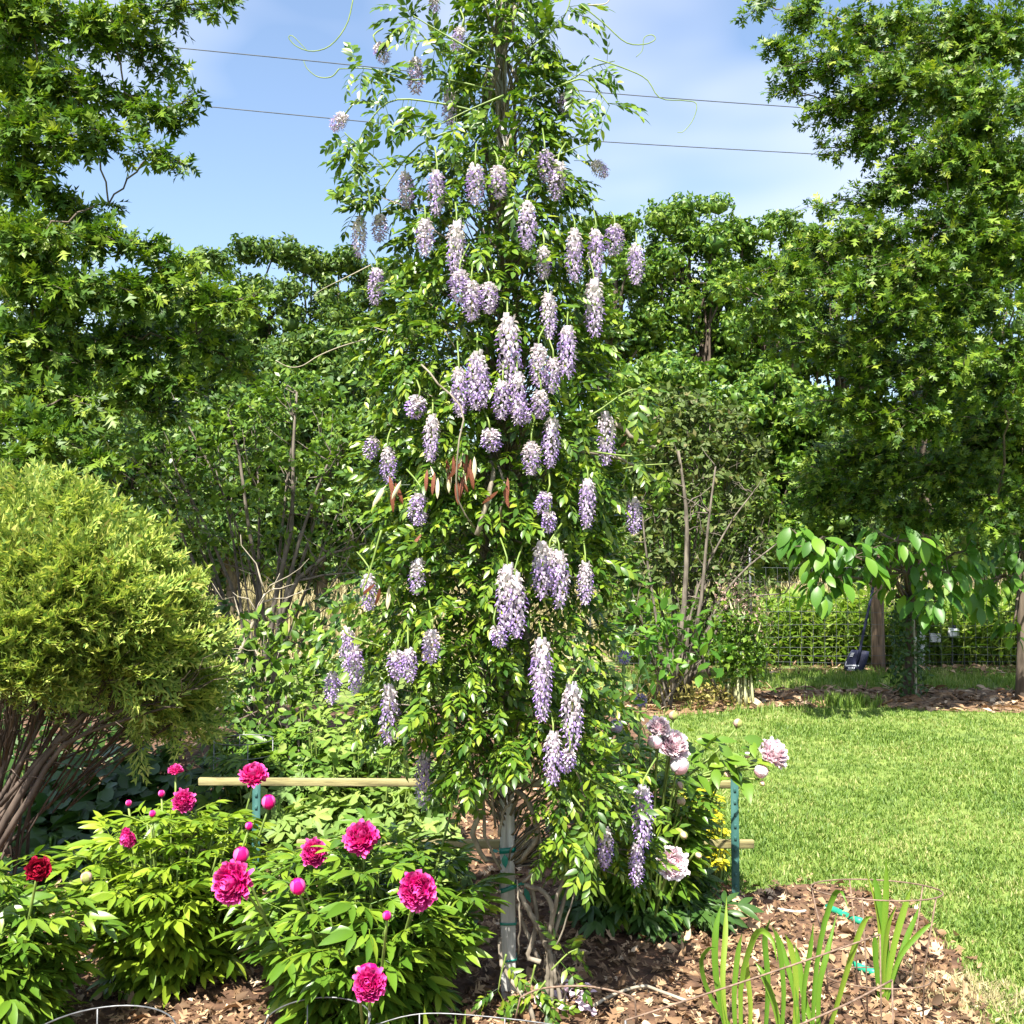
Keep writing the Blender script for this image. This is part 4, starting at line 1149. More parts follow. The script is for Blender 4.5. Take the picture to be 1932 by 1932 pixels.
r_ = np.random.default_rng(640)
def area(poly, n, d0, d1, y_to_d=True):
    out = []
    xs = [p[0] for p in poly]; ys = [p[1] for p in poly]
    while len(out) < n:
        x, y = r_.uniform(min(xs), max(xs)), r_.uniform(min(ys), max(ys))
        if inpoly(np.array([x]), np.array([y]), poly)[0]:
            t = (y - min(ys)) / (max(ys) - min(ys))
            out.append((x, y, d1 + (d0 - d1) * t + r_.normal() * 0.05))
    return out
perennials('lobed_leaf_perennial', 'clump of pale green lobed leaves filling the space behind the rail', area([(555, 1430), (690, 1425), (835, 1440), (840, 1500), (850, 1640), (700, 1640), (560, 1600), (500, 1500)], 260, 4.75, 5.6), LOBED, MAT['pale'], 0.15, 641, 0.5, below=1)
perennials('shade_perennial', 'dark broad leaves growing in the shade beneath the golden conifer', area([(30, 1440), (250, 1400), (400, 1420), (420, 1480), (330, 1500), (210, 1560), (170, 1660), (60, 1640), (20, 1600)], 230, 4.9, 6.2), [lobed_leaf(80, 3, 0.7), leaf(0.6, 5, 0.2, 0.2)], MAT['dark'], 0.16, 642, below=1)
perennials('woodland_perennial', 'leafy green stems between the rail and the bright bush', area([(400, 1390), (560, 1370), (690, 1380), (720, 1440), (560, 1450), (480, 1470), (400, 1470)], 180, 5.3, 6.0), [PEONY[0], LOBED[1]], MAT['shrub'], 0.15, 643, below=2)
perennials('groundcover_plant', 'yellowish green small-leaved plants at the left foot of the wisteria', area([(560, 1330), (700, 1310), (760, 1400), (740, 1440), (600, 1430)], 200, 5.2, 5.9), OVAL, MAT['weed'], 0.075, 644, below=3)
perennials('yellow_flowered_plant', 'yellow-green flowering plant squeezed behind the pink peony', area([(1290, 1490), (1350, 1480), (1375, 1560), (1360, 1640), (1300, 1620)], 150, 4.9, 5.1), [OVAL[0], LOBED[0]], MAT['yellow'], 0.06, 645)
perennials('low_perennial', 'shaded low dark leaves below the pink peony', area([(1090, 1640), (1330, 1640), (1370, 1690), (1330, 1725), (1130, 1720)], 110, 4.3, 4.7), [PEONY[1], PEONY[4]], MAT['dark'], 0.20, 646)

# ------------------------------------------------------------------ rail support
def rail_support():
    b = G(1388, 1705); d = b[1]
    root = thing('peony_rail', b, 'weathered two-rail wooden support on green metal posts behind the peonies', 'rail')
    def board(a, c_, h=0.045, th=0.022):
        a = np.asarray(a); c_ = np.asarray(c_)
        L = np.linalg.norm(c_ - a); x = unit(c_ - a); z = np.array([0, 0, 1.0]); z = unit(z - x * np.dot(x, z)); y = np.cross(z, x)
        return xf(box(L, th, h, 0.003), (a + c_) / 2, np.stack([x, y, z], -1))
    obj('rail', board(P(375, 1474, 4.62), P(1395, 1480, d + 0.05), 0.034), MAT['rail'], root)
    obj('rail', board(P(560, 1592, 4.60), P(1422, 1592, d + 0.05), 0.038), MAT['rail'], root)
    def tpost(x, y, top):
        fl = xf(box(0.036, 0.007, top + 0.1, 0.001), (x, y, (top - 0.1) / 2))
        web = xf(box(0.007, 0.030, top + 0.098), (x, y + 0.0185, (top - 0.1) / 2))
        p = obj('post', join([fl, web]), MAT['tpost'], root, smooth=False)
        st = [xf(box(0.012, 0.006, 0.016, 0.001), (x, y - 0.0062, z)) for z in np.arange(0.08, top, 0.055)]
        for s_ in st: obj('stud', s_, MAT['tpost'], p, smooth=False)
    tpost(b[0], d, P(1386, 1466, d)[2])
    q = P(484, 1500, 4.57)
    tpost(q[0], 4.57, P(484, 1478, 4.57)[2])
rail_support()

# small wire cage in the shade
def hoop(name, label, c, R, z, legs=4, low=None, mat='wire', r=0.0028, tilt=(0, 0), group=None, ph=0.4):
    c = np.asarray(c, float)
    root = thing(name, (c[0], c[1], 0), label, 'plant hoop', group)
    a = np.linspace(0, 2 * math.pi, 41)
    def ring(R_, z_): return np.stack([c[0] + R_ * np.cos(a), c[1] + R_ * np.sin(a), z_ + tilt[0] * np.cos(a) + tilt[1] * np.sin(a)], -1)
    obj('ring', tube(ring(R, z), r, 6, False), MAT[mat], root)
    if low: obj('ring', tube(ring(low[0], low[1]), r * 0.9, 6, False), MAT[mat], root)
    for k in range(legs):
        t = ph + 2 * math.pi * k / legs
        top = np.array([c[0] + R * math.cos(t), c[1] + R * math.sin(t), z + tilt[0] * math.cos(t) + tilt[1] * math.sin(t)])
        R2 = low[0] if low else R
        obj('leg', tube([top, np.array([c[0] + R2 * math.cos(t), c[1] + R2 * math.sin(t), max(z * 0.45, 0.02)]), np.array([c[0] + R2 * 0.95 * math.cos(t), c[1] + R2 * 0.95 * math.sin(t), -0.04])], r, 5), MAT[mat], root)
    return root
c = P(1652, 1678, 3.62)
hoop('plant_hoop', 'rusty two-ring wire hoop around the single iris by the lawn', c, 0.222, c[2], 5, (0.175, 0.10), 'rust', 0.0028, (0, -0.035))
c = P(185, 1960, 2.75)
hoop('plant_hoop', 'bright galvanised wire hoop around the dark red peony', c, 0.20, c[2], 4, None, 'wire', 0.0024)
c = P(600, 1925, 3.02)
hoop('plant_hoop', 'galvanised wire hoop in front of the magenta peony', c, 0.155, c[2], 4, None, 'wire', 0.0022)
c = P(460, 1395, 5.6)
hoop('plant_hoop', 'wire cage standing in the shade by the bright bush', c, 0.16, 0.58, 4, (0.16, 0.50), 'wire', 0.003)

q = pxcurve([(1180, 1925, 2.9), (1293, 1888, 2.95), (1480, 1826, 3.05), (1660, 1763, 3.2)], 3, 14)
root = thing('bent_wire_stake', [q[0][0], q[0][1], 0], 'long grey-brown wire bent diagonally across the iris clump', 'wire')
obj('wire', tube(q, 0.0028, 6), MAT['rust'], root)
obj('leg', tube([q[-1], q[-1] * [1, 1, 0.5], q[-1] * [1, 1, 0] - [0, 0, 0.05]], 0.0028, 5), MAT['rust'], root)
obj('leg', tube([q[0], q[0] * [1, 1, 0.5], q[0] * [1, 1, 0] - [0, 0, 0.05]], 0.0035, 5), MAT['wire'], root)
q = pxcurve([(1505, 1935, 2.9), (1600, 1893, 3.0), (1683, 1849, 3.1)], 3, 8)
root = thing('bent_wire_stake', [q[0][0], q[0][1], 0], 'short rusty wire slanting up to the single iris', 'wire')
obj('wire', tube(q, 0.003, 6), MAT['rust'], root)
obj('leg', tube([q[-1], q[-1] * [1, 1, 0] - [0, 0, 0.05]], 0.003, 5), MAT['rust'], root)
q = pxcurve([(700, 1936), (770, 1916), (840, 1912), (960, 1922), (1060, 1935)], 3.05, 16)
root = thing('bent_wire_stake', [q[0][0], q[0][1], 0], 'low curved grey wire hoop in front of the pole foot', 'wire')
obj('wire', tube(q, 0.002, 6), MAT['wire'], root)
obj('leg', tube([q[5], q[5] * [1, 1, 0] - [0, 0, 0.05]], 0.0026, 5), MAT['wire'], root)
obj('leg', tube([q[11], q[11] * [1, 1, 0] - [0, 0, 0.05]], 0.0026, 5), MAT['wire'], root)
q = pxcurve([(968, 1890), (1010, 1868), (1060, 1861), (1120, 1862), (1190, 1880), (1200, 1905)], 3.45, 16)
q[0][2] = 0.0; q[-1][2] = 0.0
tag(obj('fallen_vine', tube(q, 0.0035, 6), MAT['rust']), 'dead brown vine arching over the litter in front of the stems', 'vine')
q = np.array([G(*a, 0.03) for a in ((1120, 1898), (1150, 1880), (1180, 1868), (1215, 1860), (1240, 1868), (1300, 1890))])
tag(obj('fallen_stick', tube(curve(q, 12), 0.006, 6), MAT['twig']), 'pale curved stick lying on the leaf litter right of the pole', 'stick')
q = np.array([G(*a, 0.02) for a in ((1453, 1709), (1475, 1716), (1505, 1720), (1520, 1718))])
tag(obj('fallen_stick', tube(curve(q, 8), 0.006, 6), MAT['stakem']), 'short white stick on the litter near the green post', 'stick')
q = np.array([G(*a, 0.018) for a in ((1560, 1711), (1585, 1722), (1607, 1733), (1628, 1739))])
q2 = np.array([G(*a, 0.018) for a in ((1610, 1820), (1630, 1828), (1655, 1836))])
root = thing('garden_hose', q.mean(0) * [1, 1, 0], 'bright green hose half buried in the litter by the iris', 'hose')
obj('hose_length', tube(curve(q, 8), 0.016, 8), MAT['hose'], root); obj('hose_length', tube(curve(q2, 6), 0.015, 8), MAT['hose'], root)

# fallen petals
r_ = np.random.default_rng(650); n = 34
g = np.array([G(1070 + r_.normal() * 30, 1872 + r_.normal() * 14, 0.035) for k in range(n)])
pt = leaf(0.8, 3, 0.4, 0.25, 0.6, 0.5); pt.C = np.tile(np.array([[0.80, 0.62, 0.70]]), (len(pt.V), 1))
root = thing('fallen_petals', g.mean(0) * [1, 1, 0], 'pale pink petals dropped on the litter at the vine foot', 'petals')
parts('petal', [mesh('petal', pt, MAT['petal'])], g, up_frames(n, 0.4, r_), r_.uniform(0.025, 0.05, n), root)

# ------------------------------------------------------------------ irises
def iris(label, base, blades, seed, w=0.034):
    r = np.random.default_rng(seed); b = np.asarray(base, float)
    root = thing('iris', b, label, 'iris plant')
    for lst in blades:
        pts = [P(x, y, b[1] + o_) for x, y, o_ in lst]
        pts[0][2] = max(pts[0][2], 0.0) if pts[0][2] > 0 else 0.0
        q = curve(pts, 12)
        tan = unit(np.gradient(q, axis=0))
        side = unit(np.cross(tan, np.array([0.35 * r.normal(), -1.0, 0.2])))
        t = np.linspace(0, 1, 12)
        wd = w * 0.5 * (0.75 + 0.5 * np.sin(np.clip(t * 1.6, 0, 1) * math.pi * 0.5)) * np.clip((1 - t) * 3.2, 0.03, 1) * r.uniform(0.85, 1.15)
        nr = np.cross(side, tan)
        V = np.concatenate([q - side * wd[:, None] + nr * 0.003, q - nr * 0.002, q + side * wd[:, None] + nr * 0.003])
        Fc = [(k * 12 + i, (k + 1) * 12 + i, (k + 1) * 12 + i + 1, k * 12 + i + 1) for k in range(2) for i in range(11)]
        obj('blade', T(V, Fc), MAT['iris'], root)
b1 = G(1490, 1990)
IB = [[(1380, 1990, 0), (1352, 1850, 0), (1350, 1760, 0), (1362, 1700, .02)], [(1375, 1990, 0), (1363, 1860, 0), (1368, 1760, .05), (1370, 1692, .1)], [(1400, 1990, 0), (1398, 1860, 0), (1418, 1780, -.06), (1436, 1755, -.12), (1458, 1775, -.16), (1466, 1815, -.18)],
      [(1440, 1990, 0), (1448, 1860, 0), (1442, 1770, 0), (1452, 1735, -.03)], [(1470, 1990, 0), (1478, 1880, 0), (1470, 1790, 0), (1456, 1745, 0)], [(1510, 1990, 0), (1500, 1880, 0), (1476, 1790, .03), (1462, 1752, .05)],
      [(1530, 1990, 0), (1536, 1860, 0), (1550, 1760, 0), (1572, 1690, 0), (1586, 1682, -.03), (1600, 1712, -.07)], [(1545, 1990, 0), (1545, 1870, 0), (1560, 1800, 0), (1580, 1720, .05)], [(1420, 1990, 0), (1345, 1890, 0), (1322, 1820, -.04), (1335, 1790, -.08), (1350, 1788, -.1)],
      [(1560, 1990, 0), (1522, 1900, .05), (1508, 1820, .08), (1500, 1780, .1)], [(1410, 1990, 0), (1415, 1900, 0), (1408, 1830, 0), (1410, 1790, 0)], [(1495, 1990, 0), (1502, 1860, 0), (1492, 1790, 0), (1480, 1760, 0)], [(1480, 1990, 0), (1462, 1900, 0), (1440, 1840, 0), (1425, 1815, .03)],
      [(1390, 1990, 0), (1385, 1880, 0), (1392, 1800, 0), (1400, 1760, 0)], [(1550, 1990, 0), (1580, 1890, -.05), (1610, 1790, -.1), (1632, 1735, -.12), (1648, 1730, -.14)], [(1520, 1990, 0), (1515, 1880, 0), (1528, 1790, 0), (1534, 1742, 0)]]
iris('big iris clump with arching pale green blades on the litter', b1, IB, 660, 0.015)
b2 = G(1668, 1890)
IB2 = [[(1660, 1888, 0), (1668, 1760, 0), (1672, 1680, 0), (1672, 1612, 0)], [(1665, 1888, 0), (1672, 1780, .02), (1655, 1680, .04), (1648, 1650, .05)], [(1668, 1890, 0), (1685, 1790, 0), (1704, 1720, 0), (1720, 1670, 0)], [(1672, 1890, 0), (1695, 1810, 0), (1735, 1760, 0), (1775, 1728, 0)],
       [(1664, 1890, 0), (1668, 1800, -.03), (1676, 1740, -.05), (1690, 1710, -.06)], [(1660, 1890, 0), (1652, 1820, 0), (1650, 1780, 0), (1648, 1760, 0)], [(1672, 1890, 0), (1690, 1830, .03), (1715, 1760, .05), (1745, 1690, .06)], [(1668, 1890, 0), (1660, 1800, .03), (1655, 1720, .05), (1632, 1640, .06)]]
iris('single upright iris inside the rusty hoop by the lawn', b2, IB2, 661, 0.017)
b3 = G(780, 2010)
IB3 = [[(770, 2010, 0), (765, 1960, 0), (760, 1905, 0)], [(800, 2010, 0), (805, 1960, 0), (800, 1895, 0)], [(850, 2010, 0), (868, 1960, 0), (878, 1905, 0)], [(745, 2010, 0), (735, 1960, 0), (728, 1910, 0)], [(860, 2010, 0), (862, 1960, 0), (860, 1915, 0)]]
iris('young iris shoots just poking up before the magenta peony', b3, IB3, 662, 0.016)

# ------------------------------------------------------------------ peonies
def petal_t(w, L, cup, ruffle, seed, n=4, m=3):
    """a cupped ruffled petal of length L along +Y, inner side +Z"""
    r = np.random.default_rng(seed); V = []
    for j in range(n):
        v = j / (n - 1)
        hw = w / 2 * (0.35 + 0.65 * math.sin(min(v * 1.25, 1) * math.pi / 2)) * (1 if j < n - 1 else 0.82)
        for i in range(m):
            u = -1 + 2 * i / (m - 1)
            z = cup * (u * u * 0.5 * w + v * v * 0.4 * L) + (ruffle * r.normal() * L * v)
            V.append((u * hw, v * L * (1 - 0.08 * u * u) + (ruffle * r.normal() * L * 0.7 if j == n - 1 else 0), z))
    Fc = [(j * m + i, j * m + i + 1, (j + 1) * m + i + 1, (j + 1) * m + i) for j in range(n - 1) for i in range(m - 1)]
    return T(V, Fc)

def bloom_mesh(seed, cols, n=135, squash=0.85):
    """a full double flower of radius 1, axis +Z: packed ruffled petals"""
    r = np.random.default_rng(seed); out = []
    for i in range(n):
        u = (i + 0.5) / n
        th = math.acos(1 - u * 1.28); ph = i * 2.39996 + r.normal() * 0.12
        nrm = np.array([math.sin(th) * math.cos(ph), math.sin(th) * math.sin(ph), math.cos(th)])
        e = unit(np.array([math.cos(th) * math.cos(ph), math.cos(th) * math.sin(ph), -math.sin(th)]))
        L = r.uniform(0.36, 0.58); w = r.uniform(0.24, 0.42)
        t = petal_t(w, L, 0.5, 0.09, seed * 100 + i)
        d = unit(nrm * r.uniform(0.75, 1.5) - e * r.uniform(0.1, 0.6) + r.normal(size=3) * 0.16)
        R = frames(d[None], (-e + nrm * 0.3)[None])[0]
        t = xf(t, nrm * np.array([1, 1, squash]) * r.uniform(0.46, 0.66), R)
        k = r.uniform(0, 1)
        c = cols[0] * (1 - k) + cols[1] * k
        tip = np.clip(t.V @ nrm - 0.75, 0, 0.35)[:, None] / 0.35
        t.C = c * (1 - tip) + cols[2] * tip
        out.append(t)
    core = tube([(0, 0, -0.5), (0, 0, -0.2), (0, 0, 0.35), (0, 0, 0.5)], [0.2, 0.5, 0.42, 0.1], 8)
    core.C = np.tile(cols[0] * 0.9, (len(core.V), 1))
    return join(out + [core])

def guard_mesh(seed, col, col2):
    t = petal_t(0.95, 1.0, 0.55, 0.035, seed, 5, 5)
    v = t.V[:, 1:2].clip(0, 1)
    t.C = col * (1 - v) + col2 * v
    return t

MAG = [np.array(c) for c in ((0.62, 0.004, 0.16), (0.78, 0.012, 0.26), (0.86, 0.14, 0.45))]
PINK = [np.array(c) for c in ((0.90, 0.54, 0.64), (0.93, 0.74, 0.79), (0.95, 0.89, 0.90))]
RED = [np.array(c) for c in ((0.22, 0.004, 0.016), (0.34, 0.006, 0.03), (0.45, 0.015, 0.06))]
BLOOM = {k: [mesh('bloom', bloom_mesh(700 + i + 10 * j, c), MAT['petal']) for i in range(3)] for j, (k, c) in enumerate((('mag', MAG), ('pink', PINK), ('red', RED)))}
GUARD = {k: [mesh('petal', guard_mesh(760 + i, c[0], c[1] if k != 'pink' else c[2]), MAT['petal']) for i in range(3)] for k, c in (('mag', MAG), ('pink', PINK), ('red', RED))}

def bud_mesh(cols, seed):
    """a closed round bud of radius 1: overlapping petals"""
    out = []
    a = np.linspace(0, math.pi, 7)
    rr = np.sin(a) * (1 + 0.06 * np.cos(a)); rr[0] = 0.25; rr[-1] = 0.06
    core = tube(np.stack([np.zeros(7), np.zeros(7), -np.cos(a) * 1.05], -1), rr, 10)
    core.C = np.tile(cols[1], (len(core.V), 1)); out.append(core)
    for k in range(5):
        t = petal_t(1.3, 1.9, 0.0, 0.02, seed + k, 5, 4)
        V = t.V.copy(); ph = k * 2 * math.pi / 5
        lat = -1.2 + V[:, 1] / 1.9 * 2.3; lon = V[:, 0] * 0.95 + ph
        rad = 1.06 + 0.05 * (k % 2)
        t.V = np.stack([rad * np.cos(lat) * np.cos(lon), rad * np.cos(lat) * np.sin(lon), rad * np.sin(lat) * 1.05], -1)
        t.C = np.tile(cols[0] if k % 2 else cols[2], (len(V), 1)); out.append(t)
    return join(out)
BUD = {'mag': mesh('bud', bud_mesh(MAG, 780), MAT['petal']), 'pink': mesh('bud', bud_mesh(PINK, 784), MAT['petal']), 'green': mesh('bud', bud_mesh([np.array(c) for c in ((0.36, 0.40, 0.12), (0.55, 0.42, 0.26), (0.62, 0.42, 0.34))], 788), MAT['petal']),
       'lilac': mesh('bud', bud_mesh([np.array(c) for c in ((0.42, 0.34, 0.52), (0.50, 0.40, 0.58), (0.62, 0.50, 0.64))], 792), MAT['petal'])}
SEPAL = mesh('sepal', leaf(0.7, 3, 0.4, -0.35, 0.4, 0.7), MAT['peony'])

def add_bloom(root, kind, pos, R_, axis, r, seed, guards=7, squash=1.0):
    rr = np.random.default_rng(seed)
    axis = unit(np.asarray(axis, float))
    Rm = frames(np.cross(axis, [0.3, 0.9, 0.2])[None], axis[None])[0]
    b = place('bloom', BLOOM[kind][seed % 3], root, mat4(pos, Rm, np.array([R_, R_, R_ * squash]) * (0.85 if kind == 'red' else rr.uniform(0.92, 1.08))))
    for k in range(guards):
        ph = 2 * math.pi * k / guards + rr.normal() * 0.2
        out = Rm @ np.array([math.cos(ph), math.sin(ph), 0])
        d = unit(out * 0.95 + axis * (rr.uniform(0.5, 1.1) if kind == 'red' else rr.uniform(-0.05, 0.40)))
        Rg = frames(d[None], (axis * 0.9 - out * 0.3)[None])[0]
        place('petal', GUARD[kind][k % 3], b, mat4(pos - axis * R_ * 0.36, Rg, R_ * rr.uniform(0.85, 1.12)))
    return b

def add_bud(root, kind, pos, R_, axis, seed):
    axis = unit(np.asarray(axis, float))
    Rm = frames(np.cross(axis, [0.3, 0.9, 0.2])[None], axis[None])[0]
    b = place('bud', BUD[kind], root, mat4(pos, Rm, R_))
    for k in range(4):
        ph = k * math.pi / 2 + seed
        out = Rm @ np.array([math.cos(ph), math.sin(ph), 0])
        Rg = frames(unit(out * 0.9 + axis * 0.35)[None], (axis - out * 0.5)[None])[0]
        place('sepal', SEPAL, b, mat4(pos - axis * R_ * 0.95 + out * R_ * 0.1, Rg, R_ * 1.3))
    return b

def peony(label, base, rad, H, n, mat, seed, leaf_m, blooms, buds, col, stem_mat='greenstem', lean=(0, 0), low=0.22):
    r = np.random.default_rng(seed)
    base = np.asarray(base, float); base[2] = 0
    root = thing('peony_bush', base, label, 'peony', 'peony bushes in the flower bed')
    pos, dirs, nors = [], [], []
    nst = max(12, n // 11)
    for i in range(nst):
        a = 2.39996 * i + r.normal() * 0.2; k = math.sqrt((i + 0.6) / nst)
        foot = base + np.array([math.cos(a), math.sin(a), 0]) * rad * 0.30 * k
        tip = base + np.array([math.cos(a) * rad * 0.80 * k + lean[0], math.sin(a) * rad * 0.80 * k + lean[1], H * (0.97 - 0.33 * k * k) * r.uniform(0.9, 1.04)])
        q = curve([foot, foot * 0.55 + tip * 0.45 + [0, 0, H * 0.06], tip], 8)
        obj('stem', tube(q, np.linspace(0.006, 0.0035, 8), 5), MAT[stem_mat], root)
        m = n // nst
        for j in range(m):
            t = low + (1 - low) * (j + r.uniform(0, 0.9)) / m if j < m - 2 else 1.0
            p = q[min(int(t * 7), 7)]
            b = a + 2.4 * j + r.normal() * 0.4
            o_ = np.array([math.cos(b), math.sin(b), 0]); rad_dir = np.array([math.cos(a), math.sin(a), 0])
            o_ = unit(o_ * 0.8 + rad_dir * k * 0.8)
            pos.append(p); dirs.append(unit(o_ + np.array([0, 0, 0.40 * t - 0.10 + r.normal() * 0.16]))); nors.append(unit(np.array([0, 0, 1.0]) + o_ * 0.25 + r.normal(size=3) * 0.2))
    pos = np.array(pos); R = frames(np.array(dirs), np.array(nors))
    me = [mesh('leaf', t, MAT[mat], True) for t in PEONY]
    ls = leaf_m * r.uniform(0.72, 1.12, len(pos)); near, far = nearest(pos, 290)
    parts('leaf', me, pos[near], R[near], ls[near], root)
    if len(far): obj('foliage', scatter(PEONY, pos[far], R[far], ls[far]), MAT[mat], root, kind='stuff')
    def stalk(p, axis, i):
        f = base + (np.array([p[0], p[1], 0]) - base) * 0.35; f[2] = 0.05
        if p[0] - base[0] > 0.38: f = base + np.array([0.14, -0.1, 0.62])
        q = curve([f, f * 0.4 + p * 0.6 - np.asarray(axis) * 0.04, p - unit(np.asarray(axis)) * 0.02], 8)
        obj('stem', tube(q, np.linspace(0.006, 0.0042, 8), 5), MAT['greenstem'], root)
    for i, (px, py, d, rp, axis, *g) in enumerate(blooms):
        p = P(px, py, d); stalk(p, axis, i)
        add_bloom(root, col, p, rp * M(d), axis, r, seed * 7 + i, g[0] if g else 7, g[1] if len(g) > 1 else 1.0)
    for i, (px, py, d, rp, kind, axis) in enumerate(buds):
        p = P(px, py, d); stalk(p, axis, i)
        add_bud(root, kind, p, rp * M(d), axis, i)
    return root

peony('yellow-green peony bush left, with a wilted magenta bloom and small round buds', G(325, 1845), 0.42, 0.64, 580, 'peony_y', 801, 0.185,
      [(479, 1467, 3.95, 27, (0.1, -0.4, 0.9)), (245, 1580, 3.6, 20, (-0.5, -0.6, -0.2), 5), (346, 1512, 3.85, 20, (0.2, -0.5, 0.3), 4), (331, 1455, 3.9, 13, (0, -0.2, 1), 5)],
      [(507, 1513, 3.8, 12.5, 'mag', (0, -0.2, 1)), (288, 1535, 3.75, 6, 'mag', (0, 0, 1)), (243, 1515, 3.8, 5.5, 'mag', (0, 0, 1)), (305, 1497, 3.85, 6, 'mag', (0, -0.1, 1)), (470, 1558, 3.6, 7, 'mag', (0.2, -0.3, 0.8)), (163, 1655, 3.5, 10, 'green', (-0.1, -0.2, 1))], 'mag', 'greenstem')
peony('deep green peony bush with big magenta double blooms, by the pole', G(690, 1912), 0.48, 0.59, 580, 'peony', 802, 0.20,
      [(443, 1665, 3.15, 38, (-0.35, -0.75, 0.2)), (593, 1610, 3.5, 25, (0.1, -0.75, 0.5)), (683, 1585, 3.4, 31, (-0.1, -0.6, 0.65)), (787, 1681, 3.1, 36, (0.15, -0.8, 0.3)), (697, 1857, 2.85, 33, (0.0, -0.8, 0.5))],
      [(455, 1613, 3.2, 14, 'mag', (0.2, -0.2, 1)), (562, 1672, 3.15, 14, 'mag', (-0.1, -0.3, 0.9)), (730, 1727, 3.0, 8, 'mag', (0, -0.3, 1)), (676, 1828, 2.9, 6, 'green', (0, -0.3, 1)), (850, 1525, 3.6, 6, 'green', (0, -0.3, 1))], 'mag')
peony('peony bush at the bed corner with one dark red bloom', G(-20, 1985), 0.31, 0.58, 380, 'peony', 803, 0.19,
      [(72, 1640, 3.1, 27, (0.35, -0.75, 0.25), 8, 0.8)], [], 'red')
peony('pink-flowered peony bush leaning over the green post, right of the wisteria', G(1215, 1735), 0.32, 0.76, 380, 'peony', 804, 0.20,
      [(1270, 1408, 4.0, 31, (0.35, -0.6, 0.6)), (1243, 1374, 4.0, 23, (0.0, -0.6, 0.7), 6), (1456, 1424, 4.3, 31, (0.5, -0.55, 0.65), 6), (1267, 1629, 3.85, 31, (0.15, -0.75, 0.3), 6, 0.8), (1075, 1590, 4.0, 20, (-0.2, -0.8, -0.1), 5), (1050, 1560, 4.1, 22, (-0.2, -0.8, 0.1), 5)],
      [(1282, 1443, 3.98, 17, 'pink', (0.3, -0.6, 0.5)), (1236, 1399, 3.98, 13, 'pink', (-0.3, -0.6, 0.5)), (1436, 1455, 4.25, 12, 'pink', (0.4, -0.6, -0.3)), (1392, 1364, 4.4, 8, 'green', (0.2, -0.1, 1)), (1410, 1424, 4.3, 6, 'pink', (0.6, -0.2, 0.5)), (1372, 1462, 4.3, 6, 'green', (0.3, -0.4, -0.5)), (1270, 1350, 4.4, 8, 'green', (0, 0, 1)), (1162, 1370, 4.2, 12, 'lilac', (-0.3, -0.4, 0.8)),
       (1205, 1370, 4.25, 7, 'green', (0, -0.2, 1)), (1200, 1408, 4.2, 6, 'green', (-0.2, -0.3, 0.8)), (1283, 1482, 4.15, 7, 'green', (0.2, -0.5, -0.5)), (1285, 1512, 4.12, 8, 'green', (0.1, -0.6, 0.1)), (1290, 1576, 4.05, 7, 'green', (0.3, -0.5, -0.4)), (1318, 1614, 4.0, 6, 'green', (0.5, -0.4, -0.3)), (1262, 1420, 4.15, 5, 'green', (0, -0.5, -0.6)), (1438, 1478, 4.25, 5, 'green', (0.3, -0.4, -0.5))], 'pink', 'redstem', (0.0, 0.0))

# leafy side shoots of the leaning pink peony stems
pk = [o for o in scn.collection.objects if o.name.startswith('peony_bush')][-1]
r_ = np.random.default_rng(806)
side_leaf = mesh('leaf', leaf(0.42, 5, 0.25, 0.2), MAT['peony'])
sh = [(1300 + 120 * r_.uniform(), 1385 + 90 * r_.uniform()) for k in range(22)] + [(1370, 1432), (1395, 1412), (1420, 1400), (1350, 1460), (1390, 1450), (1330, 1420), (1310, 1400), (1300, 1380), (1340, 1480), (1405, 1470)]
for i, (x, y) in enumerate(sh):
    p = P(x, y, 4.3)
    d_ = unit(np.array([r_.normal() * 0.6 + 0.2, -0.3 + r_.normal() * 0.3, r_.normal() * 0.4]))
    Rm = frames(d_[None], unit(np.array([[0, -0.4, 1.0]]) + r_.normal(size=(1, 3)) * 0.3))[0]
    place('leaf', side_leaf, pk, mat4(p, Rm, r_.uniform(0.08, 0.13)))

# alliums in the shade behind
for px, py, d, rp, lab in ((1178, 1240, 4.6, 13, 'round violet allium head on a tall stalk beside the wisteria'), (1209, 1321, 4.6, 13, 'shaded violet allium head just above the pink peony buds')):
    p = P(px, py, d); r_ = np.random.default_rng(int(px))
    root = thing('allium', [p[0], d, 0], lab, 'flower')
    n = 110; q = rdir(n, r_)
    t = scatter([diamond(0.35)], p + q * rp * M(d) * 0.55, frames(q, rdir(n, r_)), np.full(n, rp * M(d) * 0.55))
    t.C = np.tile(np.array([[0.26, 0.22, 0.42]]), (len(t.V), 1))
    obj('flower_head', t, MAT['petal'], root, smooth=False)
    obj('stalk', tube(curve([[p[0] - 0.05, d + 0.02, 0], [p[0] - 0.02, d, p[2] * 0.6], p], 8), 0.006, 6), MAT['greenstem'], root)

